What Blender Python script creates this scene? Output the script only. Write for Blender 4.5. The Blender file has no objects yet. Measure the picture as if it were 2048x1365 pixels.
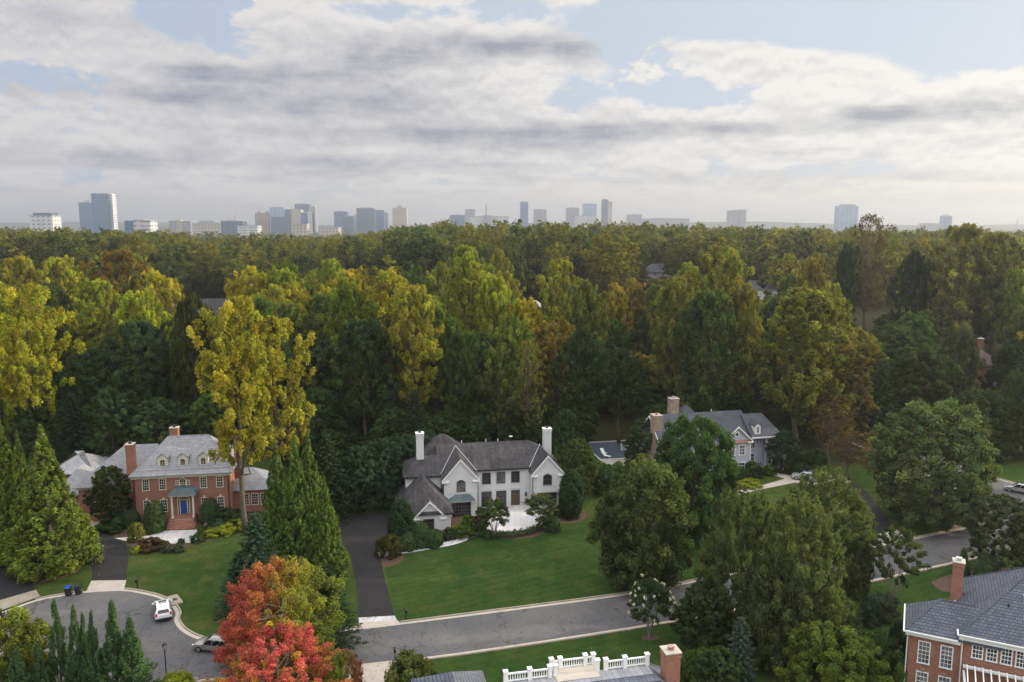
import bpy, math, random
import numpy as np
R = math.radians
scene = bpy.context.scene
C = scene.collection

# ------------------------------------------------------------------ camera
CAM_H = 45.0
PITCH = R(8.37)
FPX = 1593.0          # focal length in pixels of a 2048 px wide frame (28 mm lens)
cam_data = bpy.data.cameras.new("camera")
cam_data.sensor_width = 36.0
cam_data.lens = FPX / 2048 * 36.0
cam_data.clip_start = 0.5
cam_data.clip_end = 20000
cam = bpy.data.objects.new("camera", cam_data)
cam.location = (0, 0, CAM_H)
cam.rotation_euler = (R(90) - PITCH, 0, 0)
C.objects.link(cam)
scene.camera = cam

# ------------------------------------------------------------------ render / exposure
scene.view_settings.view_transform = 'Standard'
scene.view_settings.look = 'None'
scene.view_settings.exposure = 0.0
scene.view_settings.gamma = 1.0
scene.render.engine = 'CYCLES'
cy = scene.cycles
cy.max_bounces = 4
cy.diffuse_bounces = 2
cy.glossy_bounces = 2
cy.transmission_bounces = 3
cy.transparent_max_bounces = 4
cy.volume_bounces = 0
cy.use_denoising = True
cy.sample_clamp_indirect = 4.0

# ------------------------------------------------------------------ sun and sky
SUN_AZ = 80.0      # degrees clockwise from the view direction (+Y)
SUN_EL = 14.0
sun_data = bpy.data.lights.new("sun", 'SUN')
sun_data.energy = 5.0
sun_data.angle = R(0.6)
sun_data.color = (1.0, 0.87, 0.66)
sun = bpy.data.objects.new("sun", sun_data)
sd = (math.sin(R(SUN_AZ)) * math.cos(R(SUN_EL)), math.cos(R(SUN_AZ)) * math.cos(R(SUN_EL)), math.sin(R(SUN_EL)))
from mathutils import Vector
sun.rotation_euler = Vector(sd).to_track_quat('Z', 'Y').to_euler()
sun.location = (200, 100, 200)
C.objects.link(sun)

world = bpy.data.worlds.new("World")
scene.world = world
world.use_nodes = True
try:
    world.cycles.sampling_method = 'MANUAL'
    world.cycles.sample_map_resolution = 512
except Exception:
    pass


class NT:
    """Small helper to write node graphs."""
    def __init__(s, tree):
        s.t = tree
        tree.nodes.clear()

    def n(s, typ, **kw):
        nd = s.t.nodes.new(typ)
        for k, v in kw.items():
            setattr(nd, k, v)
        return nd

    def link(s, a, b):
        s.t.links.new(a, b)

    def put(s, sock, v):
        if hasattr(v, 'is_output'):
            s.link(v, sock)
        elif v is not None:
            sock.default_value = v

    def m(s, op, a, b=None, c=None, clamp=False):
        nd = s.n('ShaderNodeMath', operation=op, use_clamp=clamp)
        s.put(nd.inputs[0], a)
        if b is not None:
            s.put(nd.inputs[1], b)
        if c is not None:
            s.put(nd.inputs[2], c)
        return nd.outputs[0]

    def vm(s, op, a, b=None):
        nd = s.n('ShaderNodeVectorMath', operation=op)
        s.put(nd.inputs[0], a)
        if b is not None:
            s.put(nd.inputs[1], b)
        return nd.outputs['Value'] if op in ('DOT_PRODUCT', 'LENGTH') else nd.outputs[0]

    def mix(s, f, a, b, blend='MIX'):
        nd = s.n('ShaderNodeMix', data_type='RGBA', blend_type=blend)
        s.put(nd.inputs[0], f)
        s.put(nd.inputs[6], a)
        s.put(nd.inputs[7], b)
        return nd.outputs[2]

    def rng(s, v, a, b, c=0.0, d=1.0, smooth=False):
        nd = s.n('ShaderNodeMapRange', interpolation_type='SMOOTHSTEP' if smooth else 'LINEAR')
        s.put(nd.inputs[0], v)
        for i, q in enumerate((a, b, c, d)):
            s.put(nd.inputs[1 + i], q)
        return nd.outputs[0]

    def noise(s, vec, scale, detail=4.0, rough=0.55, dist=0.0, out=0):
        nd = s.n('ShaderNodeTexNoise')
        if vec is not None:
            s.link(vec, nd.inputs['Vector'])
        nd.inputs['Scale'].default_value = scale
        nd.inputs['Detail'].default_value = detail
        nd.inputs['Roughness'].default_value = rough
        nd.inputs['Distortion'].default_value = dist
        return nd.outputs[out]


def build_sky():
    w = NT(world.node_tree)
    out = w.n('ShaderNodeOutputWorld')
    sky = w.n('ShaderNodeTexSky', sky_type='NISHITA')
    sky.sun_disc = False
    sky.sun_elevation = R(SUN_EL)
    sky.sun_rotation = R(SUN_AZ)
    sky.air_density = 1.0
    sky.dust_density = 1.5
    sky.altitude = 100
    tc = w.n('ShaderNodeTexCoord')
    d = tc.outputs['Generated']
    sep = w.n('ShaderNodeSeparateXYZ')
    w.link(d, sep.inputs[0])
    x, y, z = sep.outputs
    zc = w.m('MAXIMUM', z, 0.0)
    az = w.m('MULTIPLY', w.m('ARCTAN2', x, y), 180 / math.pi)
    el = w.m('MULTIPLY', w.m('ARCSINE', z), 180 / math.pi)
    # clouds lie on a layer far above: project the direction onto it
    inv = w.m('DIVIDE', 1.0, w.m('ADD', zc, 0.075))
    cmb = w.n('ShaderNodeCombineXYZ')
    w.link(w.m('MULTIPLY', x, inv), cmb.inputs[0])
    w.link(w.m('MULTIPLY', y, inv), cmb.inputs[1])
    p = cmb.outputs[0]
    warp = w.vm('MULTIPLY', w.vm('SUBTRACT', w.noise(p, 1.3, 4.0, 0.6, out=1), (0.5, 0.5, 0.5)), (0.55, 0.3, 0.0))
    pw = w.vm('ADD', p, warp)
    big = w.noise(w.vm('ADD', w.vm('MULTIPLY', pw, (0.8, 1.0, 1.0)), (3.3, 1.7, 0.0)), 0.62, 9.0, 0.56, 0.0)
    fine = w.noise(w.vm('ADD', pw, (9.1, 4.2, 2.0)), 1.9, 10.0, 0.56, 0.1)
    # a second, puffier field in angle space for the cumulus edges
    ang = w.n('ShaderNodeCombineXYZ')
    w.link(w.m('MULTIPLY', az, 0.105), ang.inputs[0])
    w.link(w.m('MULTIPLY', el, 0.20), ang.inputs[1])
    puff = w.noise(ang.outputs[0], 1.9, 12.0, 0.60, 0.12)
    wob = w.m('SUBTRACT', puff, 0.5)
    # cloud bodies read heavier just below their lit rims: sample the puffs a little higher up
    sh = w.n('ShaderNodeCombineXYZ')
    w.link(w.m('MULTIPLY', az, 0.105), sh.inputs[0])
    w.link(w.m('MULTIPLY', w.m('ADD', el, 0.45), 0.20), sh.inputs[1])
    puff2 = w.noise(sh.outputs[0], 1.9, 12.0, 0.60, 0.12)

    def blob(a0, e0, sa, se, amp):
        u = w.m('DIVIDE', w.m('SUBTRACT', w.m('ADD', az, w.m('MULTIPLY', wob, 12.0)), a0), sa)
        v = w.m('DIVIDE', w.m('SUBTRACT', w.m('ADD', el, w.m('MULTIPLY', w.m('SUBTRACT', fine, 0.5), 1.0)), e0), se)
        r2 = w.m('ADD', w.m('MULTIPLY', u, u), w.m('MULTIPLY', v, v))
        return w.m('MULTIPLY', w.m('EXPONENT', w.m('MULTIPLY', r2, -1.0)), amp)

    def total(lst):
        acc = None
        for b in lst:
            g = blob(*b)
            acc = g if acc is None else w.m('ADD', acc, g)
        return acc
    # where the cover is thick (plus) or opens to blue (minus): azimuth, elevation, widths, amount
    cov = total([(-21.0, 13.0, 3.6, 2.2, -.62), (-31, 8.8, 4, .9, -.30), (-30, 13, 7, 3.0, .16), (-3, 11.3, 13, 2.2, .22),
                 (-16, 8.6, 16, 2.6, .18), (24, 12.8, 10, 2.0, -.60), (13, 13.8, 9, 1.2, -.5), (31, 10.5, 7, 1.3, -.45), (16, 10.2, 8, 1.7, .34), (8.2, 11.4, 2.2, 1.7, -.42), (12, 8.3, 8, 1.0, -.28), (3, 8.6, 6, .8, -.16),
                 (6.5, 7.0, 8, 1.2, .14), (25, 7.2, 13, 1.6, .32), (2, 5.6, 5, .9, .18), (21, 4.9, 4, .7, .14),
                 (-18, 5.0, 20, 2.6, .14), (-6, 14.0, 6, .8, -.22)])
    dens = w.m('ADD', w.m('ADD', w.m('MULTIPLY', big, 0.9), w.m('MULTIPLY', fine, 0.30)), cov)
    dens = w.m('ADD', dens, w.m('ADD', w.m('MULTIPLY', wob, 1.25), 0.06))
    cover = w.rng(dens, 0.46, 0.64, 0, 1, True)
    thick = w.rng(dens, 0.62, 1.05, 0, 1, True)
    # grey undersides
    dark = total([(-1.5, 11.9, 9, .95, 1.25), (-9, 10.6, 6, 1.3, .75), (-17.5, 9.7, 6.5, .95, 1.05), (-11, 7.9, 12, 1.0, .95), (-27, 12.3, 9, 1.2, .5), (27.5, 6.9, 6.5, .65, 1.3), (20, 6.1, 3, .4, .6), (14.5, 6.35, 3.6, .42, .75),
                  (6.5, 6.4, 8, .65, 1.0), (1.5, 5.3, 5, .42, .85), (-30, 8.1, 9, .7, .7), (-8, 6.1, 15, .8, .8), (20.5, 4.75, 5, .25, .35),
                  (14, 3.0, 14, .5, .4), (-20, 4.3, 16, .7, .55), (-4, 4.0, 12, .5, .45), (15, 9.2, 3, .4, .35), (5.5, 11.6, 3.4, .8, .7)])
    bnd = w.n('ShaderNodeCombineXYZ')
    w.link(w.m('MULTIPLY', az, 0.045), bnd.inputs[0])
    w.link(w.m('ADD', w.m('MULTIPLY', el, 0.62), w.m('MULTIPLY', az, 0.006)), bnd.inputs[1])
    band = w.noise(bnd.outputs[0], 1.5, 9.0, 0.6, 0.5)
    bandf = w.m('MULTIPLY', w.rng(band, 0.42, 0.68, 0.0, 1.0, True), w.rng(el, 2.0, 7.0, 0.50, 0.0))
    rim = w.m('MULTIPLY', w.m('SUBTRACT', puff2, puff), 2.2)
    dark = w.m('MULTIPLY', dark, w.rng(puff, 0.34, 0.60, 0.45, 1.1))
    shade = w.m('ADD', w.m('ADD', w.m('ADD', w.m('MULTIPLY', thick, 0.10), bandf), w.m('MULTIPLY', dark, w.rng(band, 0.3, 0.6, 1.0, 0.62))), w.m('MULTIPLY', rim, cover), clamp=True)
    # towards the sun the cloud is brighter and warmer
    dot = w.vm('DOT_PRODUCT', d, sd)
    glow = w.rng(dot, -0.25, 0.95, 0.0, 1.0, False)
    lit = w.mix(glow, (0.74, 0.71, 0.70, 1), (1.06, 1.02, 0.94, 1))
    low = w.mix(glow, (0.265, 0.285, 0.35, 1), (0.40, 0.41, 0.44, 1))
    ccol = w.mix(shade, lit, low)
    skyc = w.mix(1.0, sky.outputs[0], (0.115, 0.115, 0.115, 1), 'MULTIPLY')
    blue = w.mix(glow, (0.48, 0.565, 0.72, 1), (0.78, 0.82, 0.87, 1))
    skyc = w.mix(0.85, skyc, blue)
    col = w.mix(w.m('MULTIPLY', cover, 0.93), skyc, ccol)
    # thin veil that thickens to the horizon
    veil = w.rng(el, 0.0, 4.5, 0.72, 0.0, True)
    hz = w.mix(glow, (0.58, 0.57, 0.57, 1), (1.08, 0.95, 0.74, 1))
    col = w.mix(veil, col, hz)
    # sky overhead, out of view, is brightened as added fill light
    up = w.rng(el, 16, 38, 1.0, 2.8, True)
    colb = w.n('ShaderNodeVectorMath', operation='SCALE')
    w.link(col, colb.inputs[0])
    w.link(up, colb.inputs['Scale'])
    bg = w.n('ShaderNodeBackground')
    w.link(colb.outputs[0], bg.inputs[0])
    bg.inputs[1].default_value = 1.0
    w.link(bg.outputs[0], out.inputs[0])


build_sky()


# ------------------------------------------------------------------ picture ray helpers (turn a photo pixel into a place on the ground)
_c, _s = math.cos(PITCH), math.sin(PITCH)


def G(px, py, z=0.0):
    a = (px - 1024) / FPX
    b = (682.5 - py) / FPX
    dy, dz = _c + b * _s, b * _c - _s
    t = (z - CAM_H) / dz
    return (a * t, dy * t)


def proj(X, Y, Z):
    d = Y * _c - (Z - CAM_H) * _s
    v = Y * _s + (Z - CAM_H) * _c
    return 1024 + FPX * X / d, 682.5 - FPX * v / d


def sstep(a, b, v):
    t = np.clip((v - a) / (b - a), 0, 1)
    return t * t * (3 - 2 * t)


def ground(X, Y):
    X = np.asarray(X, float)
    Y = np.asarray(Y, float)
    r = X / np.maximum(Y, 1.0)
    h = 15.5 * sstep(158, 390, Y) * (1 - sstep(750, 1300, Y))
    h = h - 11.0 * np.exp(-((r + 0.285) / 0.085) ** 2) * sstep(240, 420, Y) * (1 - sstep(900, 1300, Y))
    h = h - 4.0 * sstep(0.22, 0.45, r) * sstep(240, 420, Y) * (1 - sstep(900, 1300, Y))
    far = sstep(4700, 6500, Y) * (42 + 16 * np.sin(X * 0.0011) + 9 * np.sin(X * 0.0034 + 1.0))
    return h + far


# ------------------------------------------------------------------ objects
def link(o, parent=None):
    C.objects.link(o)
    if parent is not None:
        o.parent = parent
    return o


def empty(name, loc=(0, 0, 0), rz=0.0):
    o = bpy.data.objects.new(name, None)
    o.location = loc
    o.rotation_euler = (0, 0, rz)
    o.empty_display_size = 0.5
    return link(o)


def tag(o, label, cat, group=None):
    o['label'] = label
    o['category'] = cat
    if group:
        o['group'] = group
    return o


def copy_tree(o, parent=None):
    c = o.copy()
    C.objects.link(c)
    if parent is not None:
        c.parent = parent
    for ch in list(o.children):
        copy_tree(ch, c)
    return c


class MB:
    """Collects polygons and links them as one mesh object."""
    def __init__(s):
        s.v, s.f, s.mi = [], [], []

    def poly(s, pts, mi=0):
        b = len(s.v)
        s.v += [tuple(p) for p in pts]
        s.f.append(list(range(b, b + len(pts))))
        s.mi.append(mi)

    def mesh(s, vs, fs, mi=0):
        b = len(s.v)
        s.v += [tuple(p) for p in vs]
        for f in fs:
            s.f.append([i + b for i in f])
            s.mi.append(mi)

    def box(s, x0, x1, y0, y1, z0, z1, mi=0):
        s.mesh([(x0, y0, z0), (x1, y0, z0), (x1, y1, z0), (x0, y1, z0), (x0, y0, z1), (x1, y0, z1), (x1, y1, z1), (x0, y1, z1)],
               [(0, 3, 2, 1), (4, 5, 6, 7), (0, 1, 5, 4), (1, 2, 6, 5), (2, 3, 7, 6), (3, 0, 4, 7)], mi)

    def tube(s, pts, rad, n=8, mi=0, cap=True):
        pts = [Vector(p) for p in pts]
        rings = []
        for i, p in enumerate(pts):
            d = (pts[min(i + 1, len(pts) - 1)] - pts[max(i - 1, 0)])
            d = d.normalized() if d.length > 1e-9 else Vector((0, 0, 1))
            a = d.cross(Vector((1, 0, 0)) if abs(d.x) < .8 else Vector((0, 1, 0))).normalized()
            b = d.cross(a)
            r = rad[i] if hasattr(rad, '__len__') else rad
            rings.append([p + (a * math.cos(2 * math.pi * k / n) + b * math.sin(2 * math.pi * k / n)) * r for k in range(n)])
        vs = [v for rg in rings for v in rg]
        fs = []
        for i in range(len(rings) - 1):
            for k in range(n):
                fs.append((i * n + k, i * n + (k + 1) % n, (i + 1) * n + (k + 1) % n, (i + 1) * n + k))
        if cap:
            fs.append(tuple(range(n))[::-1])
            fs.append(tuple((len(rings) - 1) * n + k for k in range(n)))
        s.mesh(vs, fs, mi)

    def lathe(s, prof, cx=0, cy=0, n=12, mi=0):
        s.tube([(cx, cy, z) for r, z in prof], [max(r, .001) for r, z in prof], n, mi)

    def prism(s, poly, z0, z1, mi=0):
        n = len(poly)
        vs = [(x, y, z0) for x, y in poly] + [(x, y, z1) for x, y in poly]
        fs = [tuple(range(n))[::-1], tuple(range(n, 2 * n))] + [(i, (i + 1) % n, n + (i + 1) % n, n + i) for i in range(n)]
        s.mesh(vs, fs, mi)

    def data(s, name, mats):
        me = bpy.data.meshes.new(name)
        me.from_pydata([tuple(v) for v in s.v], [], s.f)
        for m in (mats if isinstance(mats, (list, tuple)) else [mats]):
            me.materials.append(m)
        if any(s.mi):
            me.polygons.foreach_set('material_index', s.mi)
        me.update()
        return me

    def build(s, name, mats, parent=None, loc=(0, 0, 0), smooth=False):
        me = s.data(name, mats)
        if smooth:
            me.polygons.foreach_set('use_smooth', [True] * len(me.polygons))
        o = bpy.data.objects.new(name, me)
        o.location = loc
        return link(o, parent)


def recalc(o):
    import bmesh
    bm = bmesh.new()
    bm.from_mesh(o.data)
    bmesh.ops.recalc_face_normals(bm, faces=bm.faces)
    bm.to_mesh(o.data)
    bm.free()
    return o


# ------------------------------------------------------------------ materials
def mat(name):
    m = bpy.data.materials.new(name)
    m.use_nodes = True
    return m, NT(m.node_tree)


def finish(t, col, rough=0.7, spec=0.3, metal=0.0, bump=None, bstr=0.3, bdist=0.05):
    b = t.n('ShaderNodeBsdfPrincipled')
    t.put(b.inputs['Base Color'], col)
    t.put(b.inputs['Roughness'], rough)
    b.inputs['Specular IOR Level'].default_value = spec
    b.inputs['Metallic'].default_value = metal
    if bump is not None:
        bn = t.n('ShaderNodeBump')
        bn.inputs['Strength'].default_value = bstr
        bn.inputs['Distance'].default_value = bdist
        t.link(bump, bn.inputs['Height'])
        t.link(bn.outputs[0], b.inputs['Normal'])
    o = t.n('ShaderNodeOutputMaterial')
    t.link(b.outputs[0], o.inputs[0])


def plain(name, col, rough=0.6, spec=0.3, metal=0.0, var=0.12, scale=1.5):
    m, t = mat(name)
    tc = t.n('ShaderNodeTexCoord').outputs['Object']
    n = t.noise(tc, scale, 5.0, 0.6)
    f = t.rng(n, 0.25, 0.75, 1 - var, 1 + var)
    c = t.mix(1.0, (*col, 1), t.n('ShaderNodeCombineColor').outputs[0], 'MULTIPLY')
    cc = c.node.inputs[7].links[0].from_node
    for i in range(3):
        t.link(f, cc.inputs[i])
    finish(t, c, rough, spec, metal)
    return m


def scaled(t, col, f):
    """colour x scalar"""
    sc = t.n('ShaderNodeVectorMath', operation='SCALE')
    t.put(sc.inputs[0], col if hasattr(col, 'is_output') else tuple(col)[:3])
    t.put(sc.inputs['Scale'], f)
    return sc.outputs[0]


def facade_coord(t):
    """object-space (along the wall, height) coordinates for brick, siding and shingle courses"""
    tc = t.n('ShaderNodeTexCoord')
    so = t.n('ShaderNodeSeparateXYZ')
    t.link(tc.outputs['Object'], so.inputs[0])
    sn = t.n('ShaderNodeSeparateXYZ')
    t.link(tc.outputs['Normal'], sn.inputs[0])
    side = t.m('GREATER_THAN', t.m('ABSOLUTE', sn.outputs[0]), t.m('ABSOLUTE', sn.outputs[1]))
    a = t.n('ShaderNodeMix', data_type='FLOAT')
    t.link(side, a.inputs[0])
    t.link(so.outputs[0], a.inputs[2])
    t.link(so.outputs[1], a.inputs[3])
    cb = t.n('ShaderNodeCombineXYZ')
    t.link(a.outputs[0], cb.inputs[0])
    t.link(so.outputs[2], cb.inputs[1])
    return cb.outputs[0], tc.outputs['Object'], so


def coursed(name, c1, c2, mortar, bw, bh, ms, rough=0.8, stain=0.25, stain_scale=0.35, bstr=0.3, spec=0.25, streak=0.0):
    m, t = mat(name)
    v, ob, so = facade_coord(t)
    br = t.n('ShaderNodeTexBrick')
    t.link(v, br.inputs['Vector'])
    br.inputs['Color1'].default_value = (*c1, 1)
    br.inputs['Color2'].default_value = (*c2, 1)
    br.inputs['Mortar'].default_value = (*mortar, 1)
    br.inputs['Scale'].default_value = 1.0
    br.inputs['Mortar Size'].default_value = ms
    br.inputs['Mortar Smooth'].default_value = 0.2
    br.inputs['Bias'].default_value = 0.0
    br.inputs['Brick Width'].default_value = bw
    br.inputs['Row Height'].default_value = bh
    n = t.noise(ob, stain_scale, 6.0, 0.65)
    f = t.rng(n, 0.3, 0.7, 1 - stain, 1 + stain)
    n2 = t.noise(ob, 3.5, 4.0, 0.7)
    f = t.m('MULTIPLY', f, t.rng(n2, 0.3, 0.7, 0.88, 1.12))
    if streak:
        mp = t.n('ShaderNodeMapping')
        t.link(ob, mp.inputs[0])
        mp.inputs['Scale'].default_value = (1.3, 0.12, 0.12)
        ns = t.noise(mp.outputs[0], 1.6, 6.0, 0.65)
        f = t.m('MULTIPLY', f, t.rng(ns, 0.35, 0.7, 1 + streak * .5, 1 - streak))
    finish(t, scaled(t, br.outputs[0], f), rough, spec, bump=br.outputs['Fac'], bstr=-bstr, bdist=0.02)
    return m


M = {}
M['brick'] = coursed('brick_mat', (0.34, 0.125, 0.075), (0.24, 0.085, 0.055), (0.33, 0.25, 0.20), 0.24, 0.085, 0.011, stain=0.15)
M['brick_far'] = coursed('brick_far_mat', (0.26, 0.12, 0.085), (0.20, 0.09, 0.065), (0.25, 0.2, 0.17), 0.3, 0.11, 0.012, stain=0.15)
M['slate'] = coursed('slate_mat', (0.29, 0.295, 0.315), (0.215, 0.22, 0.245), (0.12, 0.125, 0.14), 0.5, 0.24, 0.016, stain=0.12, rough=0.6, spec=0.4)
M['old_shingle'] = coursed('old_shingle_mat', (0.068, 0.064, 0.070), (0.044, 0.042, 0.048), (0.02, 0.019, 0.023), 0.45, 0.22, 0.014, stain=0.32, rough=0.85, streak=0.4)
M['grey_shingle'] = coursed('grey_shingle_mat', (0.105, 0.112, 0.132), (0.078, 0.083, 0.10), (0.04, 0.042, 0.052), 0.45, 0.24, 0.014, stain=0.12, rough=0.85)
M['blue_shingle'] = coursed('blue_shingle_mat', (0.125, 0.138, 0.17), (0.083, 0.093, 0.12), (0.028, 0.03, 0.038), 0.36, 0.2, 0.02, stain=0.14, rough=0.7)
M['brown_shingle'] = coursed('brown_shingle_mat', (0.15, 0.105, 0.105), (0.115, 0.08, 0.085), (0.06, 0.045, 0.05), 0.45, 0.24, 0.014, stain=0.14, rough=0.85)
M['siding'] = coursed('siding_mat', (0.47, 0.475, 0.56), (0.45, 0.455, 0.54), (0.30, 0.30, 0.36), 60.0, 0.2, 0.014, stain=0.05)
M['stone'] = coursed('fieldstone_mat', (0.42, 0.31, 0.20), (0.24, 0.18, 0.14), (0.30, 0.26, 0.22), 0.42, 0.24, 0.03, stain=0.35, stain_scale=1.4)
M['steps'] = coursed('brick_step_mat', (0.36, 0.17, 0.12), (0.28, 0.12, 0.085), (0.33, 0.26, 0.22), 0.24, 0.19, 0.012, stain=0.15)
M['stucco'] = plain('white_brick_mat', (0.62, 0.63, 0.645), 0.85, 0.2, var=0.10, scale=0.5)
M['white'] = plain('white_paint_mat', (0.80, 0.80, 0.80), 0.5, 0.4, var=0.04)
M['cream'] = plain('cream_paint_mat', (0.70, 0.65, 0.52), 0.6, 0.3, var=0.05)
M['dark_frame'] = plain('brown_window_paint', (0.10, 0.085, 0.075), 0.5, 0.4, var=0.08)
M['black'] = plain('black_metal', (0.012, 0.012, 0.014), 0.4, 0.5, var=0.15)
M['copper'] = plain('green_copper_mat', (0.055, 0.085, 0.10), 0.5, 0.4, var=0.25)
M['red_copper'] = plain('red_metal_roof_mat', (0.28, 0.12, 0.10), 0.5, 0.4, var=0.15)
M['lead'] = plain('lead_flashing_mat', (0.50, 0.52, 0.56), 0.5, 0.4, var=0.1)
M['concrete'] = plain('concrete_mat', (0.44, 0.40, 0.345), 0.9, 0.2, var=0.16, scale=0.9)
M['kerb'] = plain('kerb_mat', (0.30, 0.26, 0.205), 0.9, 0.2, var=0.25, scale=0.7)
M['flagstone'] = coursed('flagstone_mat', (0.56, 0.55, 0.55), (0.46, 0.45, 0.46), (0.33, 0.32, 0.31), 0.9, 0.6, 0.02, stain=0.12)
M['blue_door'] = plain('blue_door_paint', (0.015, 0.075, 0.33), 0.4, 0.5, var=0.05)
M['wood_door'] = plain('dark_wood_door', (0.09, 0.06, 0.045), 0.5, 0.4, var=0.15)
M['bark'] = plain('bark_mat', (0.115, 0.095, 0.075), 0.95, 0.1, var=0.4, scale=2.5)
M['pale_bark'] = plain('pale_bark_mat', (0.24, 0.215, 0.18), 0.95, 0.1, var=0.35, scale=2.0)
M['mulch'] = plain('mulch_mat', (0.10, 0.068, 0.05), 1.0, 0.05, var=0.4, scale=2.2)
M['pool_cover'] = plain('pool_cover_mat', (0.06, 0.085, 0.12), 0.6, 0.3, var=0.12)


def glass(name, col=(0.02, 0.024, 0.03), rough=0.06):
    m, t = mat(name)
    tc = t.n('ShaderNodeTexCoord').outputs['Object']
    n = t.noise(tc, 0.9, 2.0, 0.5)
    finish(t, t.mix(t.rng(n, .35, .65), (*[c * .5 for c in col], 1), (*[c * 2.2 for c in col], 1)), rough, 0.6)
    return m


M['glass'] = glass('window_glass')
M['curtain_glass'] = glass('curtained_glass', (0.10, 0.10, 0.10), 0.12)
M['car_glass'] = glass('car_glass', (0.012, 0.014, 0.017), 0.05)


def asphalt(name, col, warm, crack=True):
    m, t = mat(name)
    tc = t.n('ShaderNodeTexCoord').outputs['Object']
    a = t.noise(tc, 0.09, 5.0, 0.6, 0.6)
    b = t.noise(tc, 1.7, 6.0, 0.75)
    c = t.noise(tc, 14.0, 2.0, 0.6)
    col_ = t.mix(t.rng(a, .35, .65), (*col, 1), (*warm, 1))
    f = t.m('MULTIPLY', t.rng(b, .3, .7, .86, 1.14), t.rng(c, .3, .7, .9, 1.1))
    if crack:
        vo = t.n('ShaderNodeTexVoronoi', feature='DISTANCE_TO_EDGE')
        wv = t.vm('ADD', tc, t.vm('MULTIPLY', t.noise(tc, 0.5, 5.0, 0.7, out=1), (4.0, 4.0, 0)))
        t.link(wv, vo.inputs['Vector'])
        vo.inputs['Scale'].default_value = 0.13
        ck = t.rng(vo.outputs['Distance'], 0.0, 0.010, 0.40, 1.0)
        keep = t.rng(t.noise(tc, 0.12, 2.0, .5), .40, .52, 0, 1)
        f = t.m('MULTIPLY', f, t.m('ADD', t.m('MULTIPLY', ck, keep), t.m('SUBTRACT', 1.0, keep)))
        # oil drips and repaired patches
        sp = t.noise(tc, 0.55, 5.0, 0.65, 0.3)
        f = t.m('MULTIPLY', f, t.rng(sp, .60, .70, 1.0, .72))
        pv = t.n('ShaderNodeTexVoronoi')
        t.link(tc, pv.inputs['Vector'])
        pv.inputs['Scale'].default_value = 0.11
        spx = t.n('ShaderNodeSeparateColor')
        t.link(pv.outputs['Color'], spx.inputs[0])
        f = t.m('MULTIPLY', f, t.rng(spx.outputs[0], .0, 1.0, .93, 1.07))
    finish(t, scaled(t, col_, f), 0.9, 0.2)
    return m


M['road'] = asphalt('road_asphalt', (0.088, 0.088, 0.096), (0.130, 0.125, 0.122))
M['drive'] = asphalt('sealed_asphalt', (0.020, 0.0195, 0.022), (0.030, 0.028, 0.029), False)


def grass_mat(name, base, dry, stripes=0.0, sdir=0.0):
    m, t = mat(name)
    tc = t.n('ShaderNodeTexCoord').outputs['Object']
    a = t.noise(tc, 0.055, 4.0, 0.6, 0.4)
    b = t.noise(tc, 0.7, 6.0, 0.7)
    c = t.noise(tc, 6.0, 5.0, 0.75)
    col = t.mix(t.rng(a, .42, .70), (*base, 1), (*dry, 1))
    sp = t.noise(tc, 0.22, 7.0, 0.72, 0.6)
    col = t.mix(t.rng(sp, .50, .70, 0, .75), col, (dry[0] * 1.5, dry[1] * 1.12, dry[2] * 1.3, 1))
    f = t.m('MULTIPLY', t.rng(b, .3, .7, .78, 1.22), t.rng(c, .25, .75, .66, 1.34))
    if stripes:
        w = t.n('ShaderNodeTexWave', wave_type='BANDS', bands_direction='X')
        mp = t.n('ShaderNodeMapping')
        t.link(tc, mp.inputs[0])
        mp.inputs['Rotation'].default_value = (0, 0, sdir)
        t.link(mp.outputs[0], w.inputs[0])
        w.inputs['Scale'].default_value = 0.24
        w.inputs['Distortion'].default_value = 1.6
        w.inputs['Detail'].default_value = 2
        f = t.m('MULTIPLY', f, t.rng(w.outputs['Fac'], 0.2, 0.8, 1 - stripes, 1 + stripes))
    finish(t, scaled(t, col, f), 0.95, 0.05, bump=c, bstr=0.5, bdist=0.05)
    return m


M['lawn'] = grass_mat('mown_lawn', (0.023, 0.052, 0.012), (0.043, 0.066, 0.016), 0.05, R(62))
M['yard'] = grass_mat('yard_grass', (0.026, 0.054, 0.012), (0.060, 0.074, 0.020))


def terrain_mat():
    m, t = mat('terrain_ground')
    tc = t.n('ShaderNodeTexCoord').outputs['Object']
    so = t.n('ShaderNodeSeparateXYZ')
    t.link(tc, so.inputs[0])
    a = t.noise(tc, 0.05, 4.0, 0.6)
    b = t.noise(tc, 0.8, 6.0, 0.7)
    g = t.mix(t.rng(a, .4, .7), (0.034, 0.066, 0.014, 1), (0.080, 0.080, 0.024, 1))
    lf = t.mix(t.rng(b, .35, .65), (0.045, 0.033, 0.02, 1), (0.028, 0.038, 0.014, 1))
    edge = t.m('ADD', so.outputs[1], t.m('MULTIPLY', t.m('SUBTRACT', a, .5), 60.0))
    col = t.mix(t.rng(edge, 140, 158, 0, 1, True), g, lf)
    col = t.mix(t.rng(so.outputs[1], 900, 1400), col, (0.04, 0.055, 0.025, 1))
    finish(t, scaled(t, col, t.rng(b, .3, .7, .75, 1.25)), 1.0, 0.05)
    return m


M['terrain'] = terrain_mat()


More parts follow.
